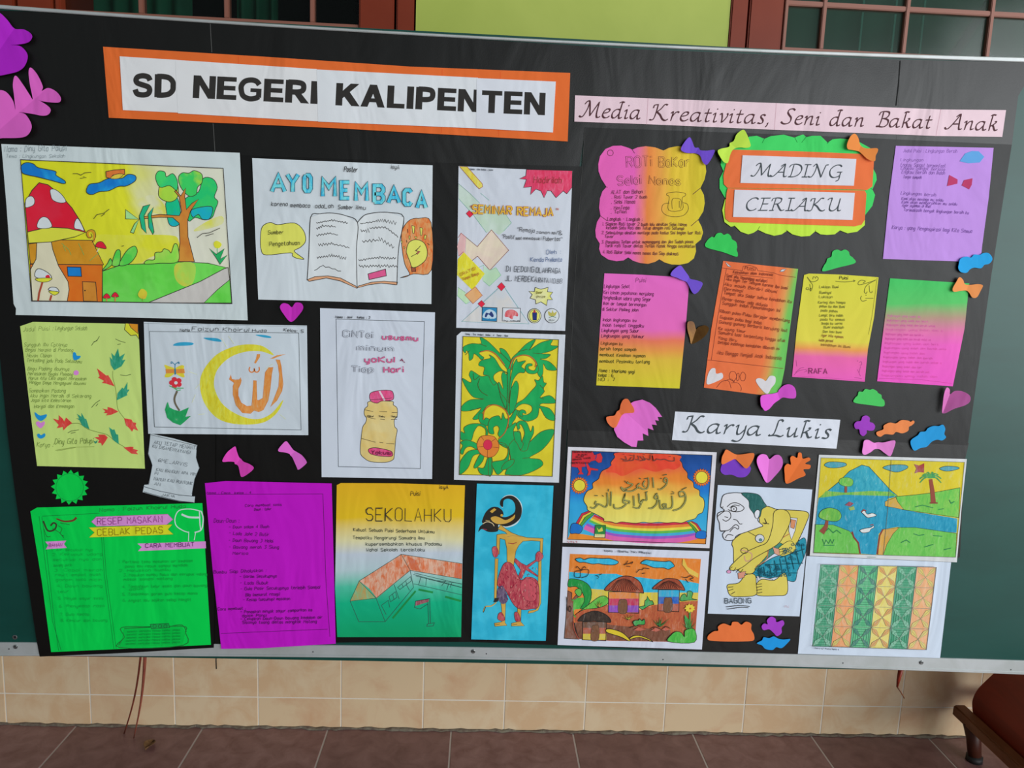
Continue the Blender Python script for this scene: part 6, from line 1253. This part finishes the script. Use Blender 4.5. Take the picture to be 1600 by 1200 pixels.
tube('raffia_string', [A2.lerp(e2, i/10)+Vector((.005*math.sin(math.pi*i/10), 0, 0)) for i in range(11)], .0036, m_raf2, None, 'paler right one of two dull red strings hanging below the board to the floor', 'string', group='red strings', loc=e2, r2=.0012)
tube('dark_cord_end', [at(338, 1018, DB+.05), at(337.5, 1032, DB+.05), at(338, 1045, DB+.05)], .0012, m_hole, None, 'short dark cord end poking out under the board, over the beige tiles', 'cord')
s_ = [at(1409, 1040, DB+.05), at(1404, 1062, DB+.05), at(1402, 1073, DB+.05)]
tw = tube('wood_strip', s_, .0065, m_wood, None, 'split brown wood strip hanging under the right part of the board', 'wood strip', n=4, r2=.0022, loc=at(1409, 1040, DB+.05))
tube('splinter', [s_[-1], at(1408, 1082, DB+.05), at(1413, 1091, DB+.05)], .0018, m_wood2, tw, r2=.0012)
# dry leaf on the floor
c = on_floor(234, 1167); 
def leaf3(c):
    vs = []; fs = []; n = 6
    a, b = on_floor(227, 1173), on_floor(241, 1160); d = b-a; w = Vector((d.y, -d.x, 0)).normalized()
    for i in range(n+1):
        t = i/n; hw = .012*math.sin(math.pi*t)**.8+.0005; p = a+d*t
        for sgn in (-1, 0, 1): vs.append(p+w*hw*sgn+Vector((0, 0, .0015+abs(sgn)*.006+.004*math.sin(math.pi*t))))
    for i in range(n):
        for j in (0, 1): fs.append((i*3+j, i*3+j+1, i*3+j+4, i*3+j+3))
    o = link_mesh('dry_leaf', vs, fs, [simple('dry_leaf_brown', '7c5a34', .8, rgb2='5a3c20', scale=60)], loc=c)
    o.modifiers.new('t', 'SOLIDIFY').thickness = .0006; tag(o, 'small curled dry brown leaf on the maroon floor tiles', 'leaf')
leaf3(c)
# low wooden bench whose side shows at the lower right
m_legw = simple('dark_leg_wood', '4a2010', .5)
bench = empty('wooden_bench', (1.40, 1.45, 0)); tag(bench, 'dark red-brown wooden bench with rounded side panel, at the lower right by the wall', 'bench')
def side(x, wdt, prof, name='side_panel'):
    bm = bmesh.new(); L_ = [bm.verts.new((x, y, z)) for y, z in prof]; R_ = [bm.verts.new((x+wdt, y, z)) for y, z in prof]
    bm.faces.new(L_); bm.faces.new(list(reversed(R_))); n = len(prof)
    for i in range(n): bm.faces.new((L_[i], R_[i], R_[(i+1) % n], L_[(i+1) % n]))
    bmesh.ops.recalc_face_normals(bm, faces=bm.faces[:]); bmesh.ops.triangulate(bm, faces=[f for f in bm.faces if len(f.verts) > 4])
    me = bpy.data.meshes.new(name); bmesh.ops.translate(bm, verts=bm.verts, vec=-world_of(bench)); bm.to_mesh(me); bm.free(); me.materials.append(m_wood)
    o = bpy.data.objects.new(name, me); COL.objects.link(o); o.parent = bench; return o
def prof_from(x, pix):
    out = []
    for px_, py_ in pix:
        d = ray(px_, py_); t = x/d.x; out.append((d.y*t, CAM_H+d.z*t))
    return out
PXB = 1.235
pf = prof_from(PXB, smooth([(1553, 1052), (1538, 1066), (1527, 1078), (1520, 1092), (1519, 1104), (1521, 1116), (1527, 1126), (1536, 1136)], False, 4))
pf = [(min(y, 1.738), z) for y, z in pf]
pf = [(pf[0][0]-.10, .345), (pf[0][0]-.03, max(pf[0][1]+.03, .325))]+pf+[(1.60, .085), (1.25, .085), (1.18, .12), (1.16, .20), (1.18, .28), (1.24, .335), (1.32, .345)]
side(PXB, .022, pf); 
side(PXB+.62, .022, pf)
def beam(x, name='foot_rail'):
    bm = bmesh.new(); box_bm(bm, x, x+.032, 1.10, 1.725, .076, .104)
    bmesh.ops.bevel(bm, geom=bm.edges[:], offset=.004, segments=2, affect='EDGES'); bmesh.ops.translate(bm, verts=bm.verts, vec=-world_of(bench))
    me = bpy.data.meshes.new(name); bm.to_mesh(me); bm.free(); me.materials.append(m_wood2); o = bpy.data.objects.new(name, me); COL.objects.link(o); o.parent = bench
beam(PXB-.034); beam(PXB+.645)
for x in (PXB-.018, PXB+.66):
    for y in (1.655, 1.17):
        q = tube('leg', [(x, y+.02, .085), (x+.004, y+.008, .05), (x+.006, y, .012)], .018, m_legw, bench, n=8, r2=.015)
        tube('leg_cap', [(x+.006, y, .012), (x+.006, y, .0)], .019, m_hole, bench, n=10)
boxes('cross_rail', [(PXB+.02, PXB+.62, 1.655, 1.675, .12, .15)], m_wood, bench, .002)
boxes('seat', [(PXB+.02, PXB+.62, 1.20, 1.62, .30, .322)], m_wood, bench, .003)
